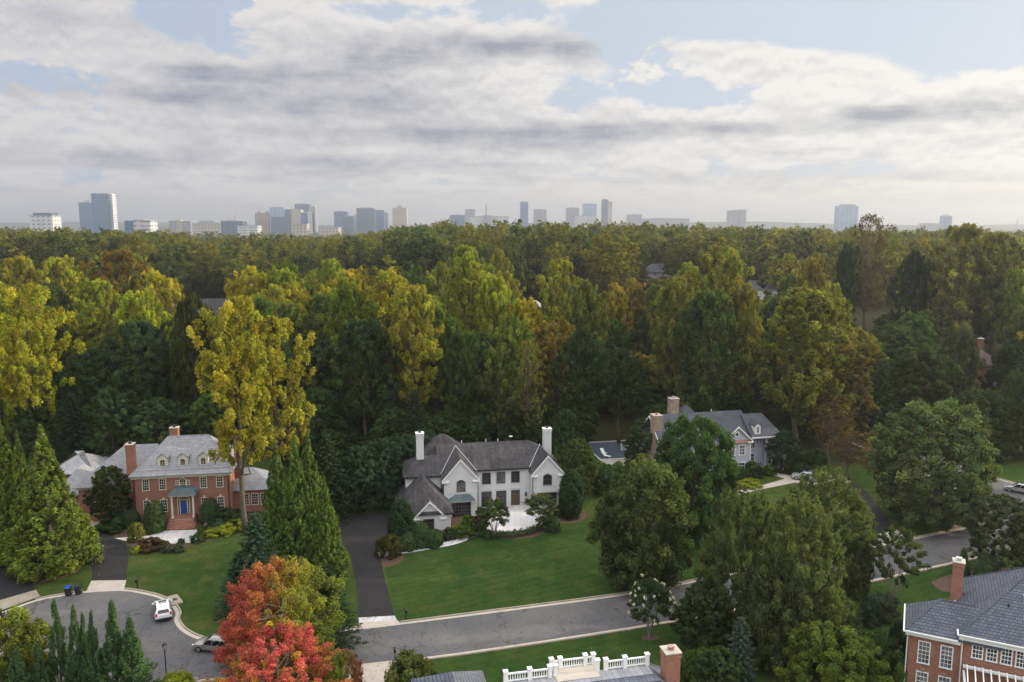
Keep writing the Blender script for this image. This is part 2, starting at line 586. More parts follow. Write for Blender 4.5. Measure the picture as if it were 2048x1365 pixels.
def leaf_mat(name, use_random=False, trans=0.48):
    m, t = mat(name)
    oi = t.n('ShaderNodeObjectInfo')
    at = t.n('ShaderNodeAttribute', attribute_name='tint')
    base = oi.outputs['Color']
    if use_random:
        rp = t.n('ShaderNodeValToRGB')
        t.link(oi.outputs['Random'], rp.inputs[0])
        cr = rp.color_ramp
        cr.elements[0].position = 0.0
        cr.elements[0].color = (0.05, 0.07, 0.022, 1)
        cr.elements[1].position = 1.0
        cr.elements[1].color = (0.15, 0.125, 0.03, 1)
        for p_, c_ in ((0.25, (0.085, 0.095, 0.026, 1)), (0.5, (0.125, 0.12, 0.028, 1)), (0.75, (0.10, 0.10, 0.03, 1))):
            e = cr.elements.new(p_)
            e.color = c_
        base = rp.outputs[0]
    col = t.mix(1.0, base, at.outputs['Color'], 'MULTIPLY')
    df = t.n('ShaderNodeBsdfDiffuse')
    t.link(col, df.inputs[0])
    tr = t.n('ShaderNodeBsdfTranslucent')
    wc = t.mix(1.0, col, (1.25, 1.15, 0.55, 1), 'MULTIPLY')
    t.link(wc, tr.inputs[0])
    mx = t.n('ShaderNodeMixShader')
    mx.inputs[0].default_value = trans
    t.link(df.outputs[0], mx.inputs[1])
    t.link(tr.outputs[0], mx.inputs[2])
    o = t.n('ShaderNodeOutputMaterial')
    t.link(mx.outputs[0], o.inputs[0])
    return m


M['leaf'] = leaf_mat('leaf_mat')
M['leaf_far'] = leaf_mat('leaf_far_mat', True)
M['needle'] = leaf_mat('needle_mat', trans=0.22)


# ------------------------------------------------------------------ setting: terrain
def grid_mesh(name, xs, ys, m):
    X, Y = np.meshgrid(xs, ys)
    Z = ground(X, Y)
    v = np.stack([X, Y, Z], -1).reshape(-1, 3)
    nx, ny = len(xs), len(ys)
    i = (np.arange(ny - 1)[:, None] * nx + np.arange(nx - 1)[None]).reshape(-1)
    f = np.stack([i, i + 1, i + nx + 1, i + nx], -1)
    me = bpy.data.meshes.new(name)
    me.from_pydata(v.tolist(), [], f.tolist())
    me.materials.append(m)
    me.polygons.foreach_set('use_smooth', [True] * len(f))
    o = link(bpy.data.objects.new(name, me))
    o['kind'] = 'structure'
    return o


grid_mesh("terrain", np.concatenate([np.arange(-9000, -1500, 500), np.arange(-1500, 1500, 12), np.arange(1500, 9001, 500)]),
          np.concatenate([[-600, -200, 0], np.arange(20, 1400, 12), np.arange(1400, 4600, 200), np.arange(4600, 9000, 150)]), M['terrain'])


def sheet(name, pts, z, m, kind='structure', ground_pts=False):
    mb = MB()
    q = pts if ground_pts else [G(*p) for p in pts]
    mb.poly([(x, y, z) for x, y in q])
    o = mb.build(name, m)
    me = o.data
    if me.polygons[0].normal.z < 0:
        me.flip_normals()
    if kind:
        o['kind'] = kind
    return o


def spline(px, n=6):
    """Catmull-Rom through ground points"""
    P = [np.array(p, float) for p in px]
    out = []
    for i in range(len(P) - 1):
        p0, p1, p2, p3 = P[max(i - 1, 0)], P[i], P[i + 1], P[min(i + 2, len(P) - 1)]
        for k in range(n):
            t = k / n
            out.append(tuple(.5 * ((2 * p1) + (-p0 + p2) * t + (2 * p0 - 5 * p1 + 4 * p2 - p3) * t * t + (-p0 + 3 * p1 - 3 * p2 + p3) * t ** 3)))
    out.append(tuple(P[-1]))
    return out


def offset(line, d):
    out = []
    for i, p in enumerate(line):
        a = np.array(line[max(i - 1, 0)])
        b = np.array(line[min(i + 1, len(line) - 1)])
        t = (b - a) / max(np.linalg.norm(b - a), 1e-6)
        out.append((p[0] - t[1] * d, p[1] + t[0] * d))
    return out


def gpts(px):
    return [G(*p) for p in px]


FAR = spline(gpts([(-120, 1262), (-60, 1246), (0, 1229), (73, 1203), (137, 1191), (171, 1186), (244, 1182.5), (293, 1190), (322, 1199), (343, 1213), (352, 1228), (349, 1241), (361, 1260),
                   (391, 1277), (440, 1288), (560, 1282), (690, 1263), (802, 1249.6), (1042, 1219), (1247, 1191.5), (1400, 1163), (1560, 1131), (1700, 1104), (1799, 1085), (1933, 1058),
                   (1949, 1049), (1957, 1036), (1955, 1015), (1925, 985), (1850, 948), (1760, 910), (1700, 884)]))
NEAR = spline(gpts([(-200, 1480), (340, 1376), (381, 1364), (427, 1358), (560, 1348), (700, 1332), (786, 1322), (847, 1316), (1042, 1289), (1349, 1241), (1500, 1212), (1700, 1170), (1841, 1139), (1962, 1112), (2048, 1092), (2180, 1060), (2320, 1030)]))
SIDE = spline(gpts([(1700, 868), (1760, 872), (1850, 902), (1920, 931), (1987, 956), (2016, 965), (2070, 981), (2180, 1012)]))
sheet("road", FAR + SIDE[0:] + NEAR[::-1], 0.016, M['road'], ground_pts=True)


def strip(name, line, a, b, z, m):
    A, B = offset(line, a), offset(line, b)
    mb = MB()
    for i in range(len(A) - 1):
        mb.poly([(*A[i], z), (*A[i + 1], z), (*B[i + 1], z), (*B[i], z)])
    o = mb.build(name, m)
    recalc(o)
    if o.data.polygons[0].normal.z < 0:
        o.data.flip_normals()
    o['kind'] = 'structure'
    return o


def kerb(name, line, a, b, h, m, gaps=()):
    """a raised kerb along the road edge, dropped where drives cross it"""
    A, B = offset(line, a), offset(line, b)
    mb = MB()
    for i in range(len(A) - 1):
        mx = proj((A[i][0] + A[i + 1][0]) / 2, (A[i][1] + A[i + 1][1]) / 2, 0)
        if any(g0 < mx[0] < g1 for g0, g1 in gaps):
            continue
        mb.mesh([(*A[i], 0), (*A[i + 1], 0), (*B[i + 1], 0), (*B[i], 0), (*A[i], h), (*A[i + 1], h), (*B[i + 1], h), (*B[i], h)],
                [(4, 5, 6, 7), (0, 1, 5, 4), (1, 2, 6, 5), (2, 3, 7, 6), (3, 0, 4, 7)])
    o = mb.build(name, m)
    recalc(o)
    o['kind'] = 'structure'


strip("gutter", FAR, -0.05, 0.42, 0.022, M['concrete'])
kerb("kerb", FAR, 0.42, 0.62, 0.15, M['kerb'], gaps=((-40, 76), (168, 250), (717, 803), (1752, 1818)))
strip("gutter", NEAR, 0.05, -0.42, 0.022, M['concrete'])
kerb("kerb", NEAR, -0.42, -0.62, 0.15, M['kerb'], gaps=((690, 786),))
strip("gutter", SIDE, -0.05, 0.42, 0.022, M['concrete'])
kerb("kerb", SIDE, 0.42, 0.62, 0.15, M['kerb'])

# lawns
sheet("lawn", [(764, 1120), (800, 1104), (900, 1086), (975, 1070), (1100, 1060), (1160, 1035), (1250, 1020), (1400, 1060), (1430, 1150), (1247, 1184), (1042, 1212), (805, 1243), (789, 1232), (775, 1160)], 0.004, M['lawn'])
sheet("lawn", [(847, 1320), (1042, 1293), (1349, 1245), (1500, 1216), (1560, 1420), (800, 1420)], 0.004, M['lawn'])
sheet("lawn", [(1700, 1174), (1841, 1143), (1962, 1116), (2048, 1097), (2200, 1064), (2200, 1250), (1700, 1300)], 0.004, M['lawn'])
sheet("lawn", [(254, 1091), (320, 1096), (420, 1062), (470, 1048), (540, 1070), (560, 1130), (640, 1180), (700, 1105), (716, 1236), (700, 1257), (560, 1276), (440, 1282), (391, 1271), (366, 1258), (356, 1241), (359, 1228), (348, 1210), (322, 1195), (293, 1186), (255, 1178)], 0.004, M['yard'])
# drives, aprons and paths
sheet("driveway", [(-60, 1095), (0, 1100), (35, 1115), (62, 1160), (72, 1180), (0, 1201), (-60, 1216)], 0.012, M['drive'])
sheet("driveway_apron", [(-60, 1216), (0, 1201), (72, 1180), (80, 1193), (0, 1222), (-60, 1240)], 0.020, M['kerb'])
sheet("driveway", spline(gpts([(179, 1060), (203, 1062), (229, 1075), (254, 1091), (256, 1122), (252.7, 1161)])) + spline(gpts([(183, 1162), (184, 1138), (174, 1108), (165, 1080), (179, 1060)])), 0.012, M['drive'], ground_pts=True)
sheet("driveway_apron", [(183, 1162), (252.7, 1161), (248, 1180), (172, 1184)], 0.024, M['concrete'])
sheet("driveway", gpts([(660, 1034), (700, 1032), (773, 1024), (800, 1040), (785, 1085), (760, 1109), (764, 1133), (778, 1190), (789, 1232), (717, 1236)]) + spline(gpts([(717, 1236), (712, 1173), (699, 1109), (681, 1083), (668, 1054), (660, 1034)])), 0.012, M['drive'], ground_pts=True)
sheet("driveway_apron", [(717, 1236), (789, 1232), (794, 1241), (718, 1246)], 0.020, M['flagstone'])
sheet("driveway_apron", [(718, 1246), (794, 1241), (803, 1248), (716, 1258)], 0.026, M['concrete'])
P1 = spline([(-18.3, 104.0), (-15.7, 104.9), (-12.6, 106.2), (-9.0, 107.9), (-6.3, 110.3), (-4.6, 113.0)])
pw = offset(P1, 0.75)
pe = offset(P1, -0.75)
sheet("garden_path", [(x, y) for x, y in pw] + [(x, y) for x, y in pe[::-1]], 0.020, M['flagstone'], ground_pts=True)
sheet("patio", [(-5.3, 112.6), (-4.0, 115.5), (-1.6, 122.4), (3.6, 123.2), (4.6, 120.0), (6.0, 116.4), (4.0, 114.2), (0.4, 112.0), (-2.3, 111.6), (-4.3, 112.0)], 0.028, M['flagstone'], ground_pts=True)
sheet("patio", gpts([(229, 1077), (300, 1072), (330, 1062), (394, 1060), (396, 1076), (380, 1086), (344, 1088), (300, 1083), (250, 1082)]), 0.020, M['flagstone'], ground_pts=True)
sheet("garden_path", [(203, 1050), (175, 1060), (172, 1048), (195, 1040)], 0.022, M['concrete'])
sheet("garden_path", [(1532, 941), (1560, 948), (1590, 954), (1660, 948), (1700, 962), (1700, 978), (1650, 974), (1590, 966), (1524, 979), (1470, 992), (1450, 988), (1524, 971), (1570, 958), (1540, 949)], 0.020, M['concrete'])
sheet("driveway", [(1660, 948), (1700, 958), (1735, 985), (1761, 1016), (1793, 1060), (1760, 1068), (1739, 1051), (1733, 1003), (1690, 985), (1640, 972)], 0.012, M['drive'])
sheet("driveway_apron", [(1793, 1060), (1815, 1076), (1797, 1085), (1755, 1092), (1756, 1069)], 0.024, M['concrete'])
sheet("driveway_apron", [(694, 1334), (786, 1323), (766, 1372), (690, 1420), (640, 1420)], 0.026, M['concrete'])
# planting beds


def bed(px):
    q = [tuple(p) for p in spline(gpts(px + [px[0]]), 4)]
    return sheet("planting_bed", q[:-1], 0.008, M['mulch'], ground_pts=True)


bed([(200, 1052), (270, 1040), (470, 1022), (500, 1040), (450, 1065), (400, 1088), (330, 1098), (285, 1108), (258, 1092), (235, 1075)])
bed([(775, 1110), (800, 1060), (850, 1030), (950, 1025), (972, 1052), (930, 1072), (860, 1090), (800, 1103)])
bed([(958, 1066), (1010, 1078), (1070, 1074), (1096, 1058), (1080, 1050), (1060, 1060), (1000, 1068), (965, 1060)])
bed([(1100, 1040), (1130, 1020), (1170, 1022), (1168, 1040), (1130, 1048)])
bed([(762, 1112), (800, 1108), (806, 1120), (775, 1135), (764, 1130)])
bed([(1284, 1274), (1302, 1270), (1318, 1273), (1316, 1279), (1300, 1281), (1286, 1279)])
bed([(1862, 1165), (1900, 1150), (1960, 1140), (2060, 1135), (2140, 1150), (2100, 1170), (1960, 1180), (1890, 1184)])
bed([(1480, 965), (1520, 950), (1580, 940), (1640, 935), (1620, 948), (1540, 945), (1500, 972)])
bed([(1730, 1222), (1770, 1208), (1790, 1222), (1770, 1250), (1730, 1250)])
bed([(1806, 1042), (1830, 1038), (1840, 1044), (1820, 1049)])
bed([(20, 1130), (60, 1120), (140, 1125), (175, 1105), (160, 1140), (110, 1160), (50, 1165)])


# ------------------------------------------------------------------ foliage
def nrm(a):
    return a / np.maximum(np.linalg.norm(a, axis=-1, keepdims=True), 1e-9)


def leaf_quads(rng, p, n, size, aspect=0.6):
    k = len(p)
    rv = rng.normal(size=(k, 3))
    t1 = nrm(np.cross(n, rv))
    t2 = np.cross(n, t1)
    s = (size * rng.uniform(.45, 1.5, k))[:, None]
    return np.stack([p + t1 * s, p + t2 * s * aspect, p - t1 * s, p - t2 * s * aspect], 1)


def quad_mesh(name, quads, tint, m):
    k = len(quads)
    me = bpy.data.meshes.new(name)
    me.vertices.add(k * 4)
    me.vertices.foreach_set('co', quads.astype(np.float32).reshape(-1))
    me.loops.add(k * 4)
    me.loops.foreach_set('vertex_index', np.arange(k * 4, dtype=np.int32))
    me.polygons.add(k)
    me.polygons.foreach_set('loop_start', np.arange(0, k * 4, 4, dtype=np.int32))
    at = me.attributes.new('tint', 'FLOAT_COLOR', 'FACE')
    c = np.concatenate([tint, np.ones((k, 1))], 1).astype(np.float32)
    at.data.foreach_set('color', c.reshape(-1))
    me.materials.append(m)
    me.update(calc_edges=True)
    me.validate()
    return me


def clump_crown(rng, cen, rad, per, size, out, flat=0.8, stretch=None, normal_out=0.55, shell=.5, cvar=.22, lvar=.16, hue=.10, aspect=.6, tint_fn=None):
    """leaves gathered in clumps: cen (n,3), rad (n,), out (n,3) the way each clump faces"""
    n = len(cen)
    idx = np.repeat(np.arange(n), per)
    k = len(idx)
    d = nrm(rng.normal(size=(k, 3)))
    r = rng.uniform(0, 1, k) ** shell
    off = d * r[:, None] * rad[idx][:, None]
    off[:, 2] *= flat
    if stretch is not None:
        e = rng.uniform(-.6, 1.0, k) * rad[idx] * stretch
        off = off * (1 - .35 * np.clip(e / (rad[idx] * stretch), 0, 1))[:, None] + out[idx] * e[:, None]
    p = cen[idx] + off
    nn = nrm(d * .8 + out[idx] * normal_out + rng.normal(size=(k, 3)) * .45 + np.array([0, 0, .25]))
    q = leaf_quads(rng, p, nn, size, aspect)
    cv = 1 + rng.normal(size=n) * cvar
    lv = 1 + rng.normal(size=k) * lvar
    v = np.clip(cv[idx] * lv, .35, 1.9)
    h = (rng.normal(size=n)[idx] * .7 + rng.normal(size=k) * .6) * hue
    tint = np.stack([v * (1 + h), v, v * (1 - h * .5)], 1)
    if tint_fn is not None:
        tint = tint * tint_fn(p, idx, cen)
    return q, np.clip(tint, .05, 30)


def envelope(kind, t):
    if kind == 'poplar':
        return np.clip(1 - np.abs((t - .48) / .53) ** 2.3, 0, 1) ** .55
    if kind == 'oak':
        return np.sqrt(np.clip(1 - ((t - .42) / .60) ** 2, 0, 1))
    if kind == 'dome':
        return np.sqrt(np.clip(1 - ((t - .30) / .72) ** 2, 0, 1))
    if kind == 'cone':
        return np.clip(1.01 - t, 0, 1) ** .98 * np.clip(.70 + t * 2.5, 0, 1)
    if kind == 'ovoid':
        return np.sqrt(np.clip(1 - ((t - .45) / .56) ** 2, 0, 1))


def clump_points(rng, kind, H, W, cb, n, rough=.22, inner=.45, zbias=None):
    t = rng.uniform(0, 1, n * 6)
    keep = rng.uniform(0, 1, n * 6) < envelope(kind, t) * (.35 + .65 * t) + .05
    t = t[keep][:n]
    n = len(t)
    phi = rng.uniform(0, 2 * np.pi, n)
    a1, a2, a3 = rng.uniform(0, 6.28, 3)
    lob = 1 + rough * (np.sin(2 * phi + a1 + 4 * t) * .5 + np.sin(3 * phi + a2 - 7 * t) * .5 + np.sin(5 * phi + a3 + 13 * t) * .4)
    rr = (inner + (1 - inner) * rng.uniform(0, 1, n) ** .55)
    r = envelope(kind, t) * W / 2 * lob * rr
    z = H * (cb + (1 - cb) * t)
    c = np.stack([r * np.cos(phi), r * np.sin(phi), z], 1)
    zc = H * (cb + (1 - cb) * .45)
    out = nrm(np.stack([c[:, 0], c[:, 1], (z - zc) * .55], 1))
    return c, out, t


def even_points(rng, kind, H, W, cb, n, rough=.12, lo=.78):
    """clump places spread evenly over the crown's surface (golden angle), for dense crowns"""
    tt = np.linspace(0, 1, 400)
    cdf = np.cumsum(envelope(kind, tt) + .04)
    t = np.interp((np.arange(n) + rng.uniform(0, 1, n)) / n, cdf / cdf[-1], tt)
    phi = np.arange(n) * 2.399963 + rng.normal(size=n) * .25
    a1, a2, a3 = rng.uniform(0, 6.28, 3)
    lob = 1 + rough * (np.sin(2 * phi + a1 + 4 * t) * .5 + np.sin(3 * phi + a2 - 7 * t) * .5 + np.sin(6 * phi + a3 + 15 * t) * .5)
    r = envelope(kind, t) * W / 2 * lob * rng.uniform(lo, 1, n)
    z = H * (cb + (1 - cb) * t)
    c = np.stack([r * np.cos(phi), r * np.sin(phi), z], 1)
    zc = H * (cb + (1 - cb) * .4)
    return c, nrm(np.stack([c[:, 0], c[:, 1], (z - zc) * .6], 1)), t


def woody(rng, H, r0, cen, top=.9, nl=14, crooked=.02, fork=None, name='trunk', m=None, lr=.35, base_t=.25):
    mb = MB()
    pts = []
    x = y = 0
    K = 9
    for i in range(K):
        z = H * top * i / (K - 1)
        pts.append((x, y, z - (.3 if i == 0 else 0)))
        x += rng.normal() * H * crooked
        y += rng.normal() * H * crooked
    rad = [r0 * (1.25 if i == 0 else 1) * (1 - .9 * i / (K - 1)) + .02 for i in range(K)]
    mb.tube(pts, rad, 8)
    if len(cen):
        pick = cen[rng.permutation(len(cen))[:nl]]
        for c in pick:
            zt = max(H * base_t, c[2] - rng.uniform(.10, .26) * H)
            f = min(zt / (H * top), .97) * (K - 1)
            i = int(f)
            a = np.array(pts[i]) * (1 - (f - i)) + np.array(pts[min(i + 1, K - 1)]) * (f - i)
            a[2] = zt
            rb = max(r0 * (1 - .9 * f / (K - 1)) * .55, .05)
            mid = a * .5 + c * .5 + np.array([0, 0, -.03 * H]) * .5 + rng.normal(size=3) * .02 * H
            mb.tube([a, mid, c], [rb, rb * .62, .03], 5, cap=False)
    me = mb.data(name, m)
    me.polygons.foreach_set('use_smooth', [True] * len(me.polygons))
    return me


PROTO = {}


def proto(kind, H, W, crown, trunk):
    # true size of the leafy crown, so that a tree asked to be h high and w wide comes out so
    co = np.zeros(len(crown.vertices) * 3, np.float32)
    crown.vertices.foreach_get('co', co)
    co = co.reshape(-1, 3)
    H = float(np.percentile(co[:, 2], 99.6))
    W = 2 * float(np.percentile(np.hypot(co[:, 0], co[:, 1]), 96.5))
    PROTO.setdefault(kind, []).append((H, W, crown, trunk))


def make_poplar(seed, lo=False, sparse=False, airy=False):
    rng = np.random.default_rng(seed)
    H, W = 32.0, 12.5
    cb = rng.uniform(.22, .34)
    n = 60 if lo else 330
    if airy:
        cb, n = .30, 230
    c, out, t = clump_points(rng, 'poplar', H, W, cb, n, .62 if airy else .46, .22 if airy else .30)
    rad = rng.uniform(.5, 1.05, len(c)) * (2.2 if lo else 1.0) * (1.0 if not sparse else .8)
    per = (26 if lo else 150) if not sparse else 22
    up = nrm(out * .6 + np.array([0, 0, 1.0]))
    q, ti = clump_crown(rng, c, rad, per, (.62 if lo else .215), up, flat=1.0, stretch=(.8 if lo else .85), normal_out=.4, cvar=.24, hue=.10, shell=.6)
    me = quad_mesh('poplar_crown', q, ti, M['leaf_far'] if lo else M['leaf'])
    tr = None if lo else woody(rng, H, .48, c, .93, 26 if not sparse else 60, .010, m=M['bark'])
    if not lo:
        proto('sparse' if sparse else 'airy' if airy else 'poplar', H, W, me, tr)
    return me


def make_oak(seed, lo=False):
    rng = np.random.default_rng(seed)
    H, W = 20.0, 15.0
    n = 50 if lo else 440
    c, out, t = clump_points(rng, 'oak', H, W, .16, n, .30, .45)
    rad = rng.uniform(.5, 1.1, len(c)) * (2.4 if lo else 1)
    q, ti = clump_crown(rng, c, rad, 28 if lo else 115, .68 if lo else .215, nrm(out + rng.normal(size=out.shape) * .3), flat=.82, stretch=None if lo else .5, normal_out=.7, cvar=.22, shell=.45)
    me = quad_mesh('oak_crown', q, ti, M['leaf_far'] if lo else M['leaf'])
    if not lo:
        proto('oak', H, W, me, woody(rng, H, .42, c, .8, 18, .012, m=M['bark']))
    return me


def make_dense_oak(seed):
    rng = np.random.default_rng(seed)
    H, W = 17.0, 15.0
    c, out, t = even_points(rng, 'oak', H, W, .08, 420, .2, .68)
    rad = rng.uniform(.7, 1.3, len(c))
    q, ti = clump_crown(rng, c, rad, 165, .20, nrm(out + rng.normal(size=out.shape) * .2), flat=.85, stretch=.5, normal_out=.6, cvar=.22, hue=.09)
    proto('dense_oak', H, W, quad_mesh('dense_oak_crown', q, ti, M['leaf']), woody(rng, H, .4, c, .8, 20, .012, m=M['bark']))


def make_willow_oak(seed):
    rng = np.random.default_rng(seed)
    H, W = 17.0, 14.0
    c, out, t = even_points(rng, 'dome', H, W, .05, 460, .16, .72)
    rad = rng.uniform(.5, .95, len(c))
    o2 = nrm(out + np.array([0, 0, .35]) + rng.normal(size=out.shape) * .25)
    q, ti = clump_crown(rng, c, rad, 130, .20, o2, flat=.9, stretch=1.2, normal_out=.5, cvar=.20, hue=.09, aspect=.42)
    proto('willow_oak', H, W, quad_mesh('willow_oak_crown', q, ti, M['leaf']), woody(rng, H, .36, c, .85, 26, .012, m=M['bark']))


def make_birch(seed):
    rng = np.random.default_rng(seed)
    H, W = 15.5, 12.5
    c, out, t = even_points(rng, 'ovoid', H, W, .05, 330, .24, .6)
    rad = rng.uniform(.6, 1.15, len(c))
    q, ti = clump_crown(rng, c, rad, 150, .19, nrm(out + np.array([0, 0, -.1])), flat=1.1, stretch=.7, normal_out=.35, cvar=.24, hue=.11)
    proto('birch', H, W, quad_mesh('birch_crown', q, ti, M['leaf']), woody(rng, H, .24, c, .88, 26, .014, m=M['pale_bark']))


def make_cypress(seed):
    """soft conical cryptomeria with clustered tufts"""
    rng = np.random.default_rng(seed)
    H, W = 18.0, 8.6
    c, out, t = even_points(rng, 'cone', H, W, .02, 760, .20, .70)
    rad = rng.uniform(.28, .58, len(c)) * (1.15 - .75 * t)
    o2 = nrm(out * .8 + np.array([0, 0, .9]))
    q, ti = clump_crown(rng, c, rad, 85, .135, o2, flat=1.1, stretch=1.1, normal_out=.5, cvar=.26, hue=.08, aspect=.5)
    tp = np.array([[0, 0, H * (.84 + .19 * i / 13)] for i in range(14)])
    q2, t2 = clump_crown(rng, tp, np.linspace(.55, .12, 14), 90, .15, np.tile([[0, 0, 1.0]], (14, 1)), flat=1.2, cvar=.1)
    proto('cypress', H, W, quad_mesh('cypress_crown', np.concatenate([q, q2]), np.concatenate([ti, t2]), M['needle']), woody(rng, H, .34, c, .93, 10, .003, m=M['bark'], base_t=.08))


def make_spruce(seed):
    rng = np.random.default_rng(seed)
    H, W = 18.0, 9.0
    cs, os_, rs = [], [], []
    z = H * .04
    while z < H * .985:
        f = z / H
        Rr = W / 2 * (1 - f) ** .85 + .12
        nb = max(4, int(10 * (1 - f) + 4))
        a0 = rng.uniform(0, 6.28)
        for k in range(nb):
            a = a0 + 6.28 * k / nb + rng.normal() * .15
            L = Rr * rng.uniform(.72, 1.12)
            for j in range(1, 5):
                u = j / 4
                cs.append((L * u * math.cos(a), L * u * math.sin(a), z - .22 * L * u + .10 * L * u * u))
                os_.append((math.cos(a), math.sin(a), .25))
                rs.append((.18 + .16 * (1 - f) + .10 * (1 - u)) * 1.15)
        z += H * (.045 - .02 * f)
    q, ti = clump_crown(rng, np.array(cs), np.array(rs), 38, .15, nrm(np.array(os_)), flat=.55, stretch=1.2, normal_out=.25, cvar=.18, hue=.05, aspect=.35)
    proto('spruce', H, W, quad_mesh('spruce_crown', q, ti, M['needle']), woody(rng, H, .30, np.zeros((0, 3)), .97, 0, .002, m=M['bark']))


def make_leyland(seed):
    """pointed cypress of upright feathery sprays"""
    rng = np.random.default_rng(seed)
    H, W = 12.0, 4.6
    c, out, t = clump_points(rng, 'cone', H, W, .02, 300, .25, .5)
    rad = rng.uniform(.16, .34, len(c)) * (1.15 - .4 * t)
    o2 = nrm(out * .75 + np.array([0, 0, .8]))
    q, ti = clump_crown(rng, c, rad, 105, .10, o2, flat=.9, stretch=3.0, normal_out=.3, cvar=.2, hue=.06, aspect=.4)
    tp = np.array([[0, 0, H * (.86 + .14 * i / 9)] for i in range(10)])
    q2, t2 = clump_crown(rng, tp, np.linspace(.34, .07, 10), 70, .09, np.tile([[0, 0, 1.0]], (10, 1)), flat=1.4, stretch=1.5, cvar=.1)
    proto('leyland', H, W, quad_mesh('leyland_crown', np.concatenate([q, q2]), np.concatenate([ti, t2]), M['needle']), woody(rng, H, .2, c, .95, 8, .003, m=M['bark'], base_t=.05))


def make_shrub(seed, kind='shrub'):
    rng = np.random.default_rng(seed)
    H, W = 2.2, 2.6
    c, out, t = clump_points(rng, 'dome', H, W, .02, 75, .2, .45)
    rad = rng.uniform(.22, .42, len(c))
    q, ti = clump_crown(rng, c, rad, 85, .085, out, flat=.85, normal_out=.7, cvar=.2)
    proto(kind, H, W, quad_mesh('shrub_foliage', q, ti, M['leaf']), woody(rng, H, .06, c, .6, 9, .01, m=M['bark'], base_t=.05))


def make_topiary(seed, kind, H, W, env, n=260, leaf=.085):
    """closely clipped dense evergreen"""
    rng = np.random.default_rng(seed)
    c, out, t = even_points(rng, env, H, W, .01, n, .05, .86)
    rad = rng.uniform(.22, .36, len(c))
    q, ti = clump_crown(rng, c, rad, 85, leaf, out, flat=1.0, normal_out=1.1, cvar=.12, hue=.05)
    proto(kind, H, W, quad_mesh(kind + '_foliage', q, ti, M['needle']), woody(rng, H, .09, np.zeros((0, 3)), .8, 0, .004, m=M['bark']))


def make_myrtle(seed, flower, kind, H=6.0, W=4.6):
    """several stems fanning out of the ground into a round head"""
    rng = np.random.default_rng(seed)
    c, out, t = clump_points(rng, 'ovoid', H, W, .36, 95, .18, .5)
    rad = rng.uniform(.26, .5, len(c))
    q, ti = clump_crown(rng, c, rad, 125, .10, out, flat=.9, stretch=.9, normal_out=.5, cvar=.2)
    qs, ts = [q], [ti]
    if flower is not None:
        pick = (out[:, 2] > -.35) & (rng.uniform(0, 1, len(c)) < (.5 if flower[1] > 3 else .3))
        fc = c[pick] + out[pick] * (rad[pick] * 1.5)[:, None]
        q2, t2 = clump_crown(rng, fc, np.full(len(fc), .20), 30, .07, out[pick], flat=1, cvar=.08, lvar=.08, hue=.02)
        qs.append(q2)
        ts.append(t2 * np.array(flower))
    mb = MB()
    for k in range(6):
        a = 6.28 * k / 6 + rng.uniform(-.3, .3)
        r = W * .17
        mb.tube([(.08 * math.cos(a), .08 * math.sin(a), -.1), (r * .35 * math.cos(a), r * .35 * math.sin(a), H * .2), (r * math.cos(a), r * math.sin(a), H * .42), (r * 2 * math.cos(a + .2), r * 2 * math.sin(a + .2), H * .72)], [.075, .06, .05, .02], 6)
    proto(kind, H, W, quad_mesh(kind + '_crown', np.concatenate(qs), np.concatenate(ts), M['leaf']), mb.data('stems', M['pale_bark']))


def make_maple(seed, kind, fn, H=11.0, W=13.0, cb=.05):
    rng = np.random.default_rng(seed)
    c, out, t = even_points(rng, 'dome', H, W, cb, 420, .26, .62)
    rad = rng.uniform(.42, .85, len(c))
    o2 = nrm(out + np.array([0, 0, .5]))
    q, ti = clump_crown(rng, c, rad, 150, .115, o2, flat=.9, stretch=.9, normal_out=.4, cvar=.20, hue=.05, tint_fn=lambda p, idx, cen: fn(rng, p, idx, cen))
    proto(kind, H, W, quad_mesh(kind + '_crown', q, ti, M['leaf']), woody(rng, H, .26, c, .82, 26, .012, m=M['pale_bark'], base_t=.12))


def autumn(rng, p, idx, cen):
    # red on the left and upper side of the crown, turning orange, gold and green on the other
    n = len(cen)
    s = cen[:, 0] * .22 + (cen[:, 2] - 6.5) * -.03 + rng.normal(size=n) * .16 + .14
    s = s[idx] + rng.normal(size=len(idx)) * .12
    stops = np.array([-1.2, -.25, .02, .35, 1.0])
    cols = np.array([[.38, .085, .08], [.37, .13, .065], [.35, .24, .035], [.29, .29, .028], [.18, .225, .028]])
    return np.stack([np.interp(s, stops, cols[:, i]) for i in range(3)], 1)


def autumn_red(rng, p, idx, cen):
    n = len(cen)
    s = (8.6 - cen[:, 2]) * .15 + rng.normal(size=n) * .34 - .34
    s = s[idx] + rng.normal(size=len(idx)) * .12
    stops = np.array([-.6, 0, .3, .7, 1.2])
    cols = np.array([[.50, .115, .105], [.46, .17, .085], [.40, .26, .05], [.28, .22, .03], [.14, .16, .02]])
    return np.stack([np.interp(s, stops, cols[:, i]) for i in range(3)], 1)


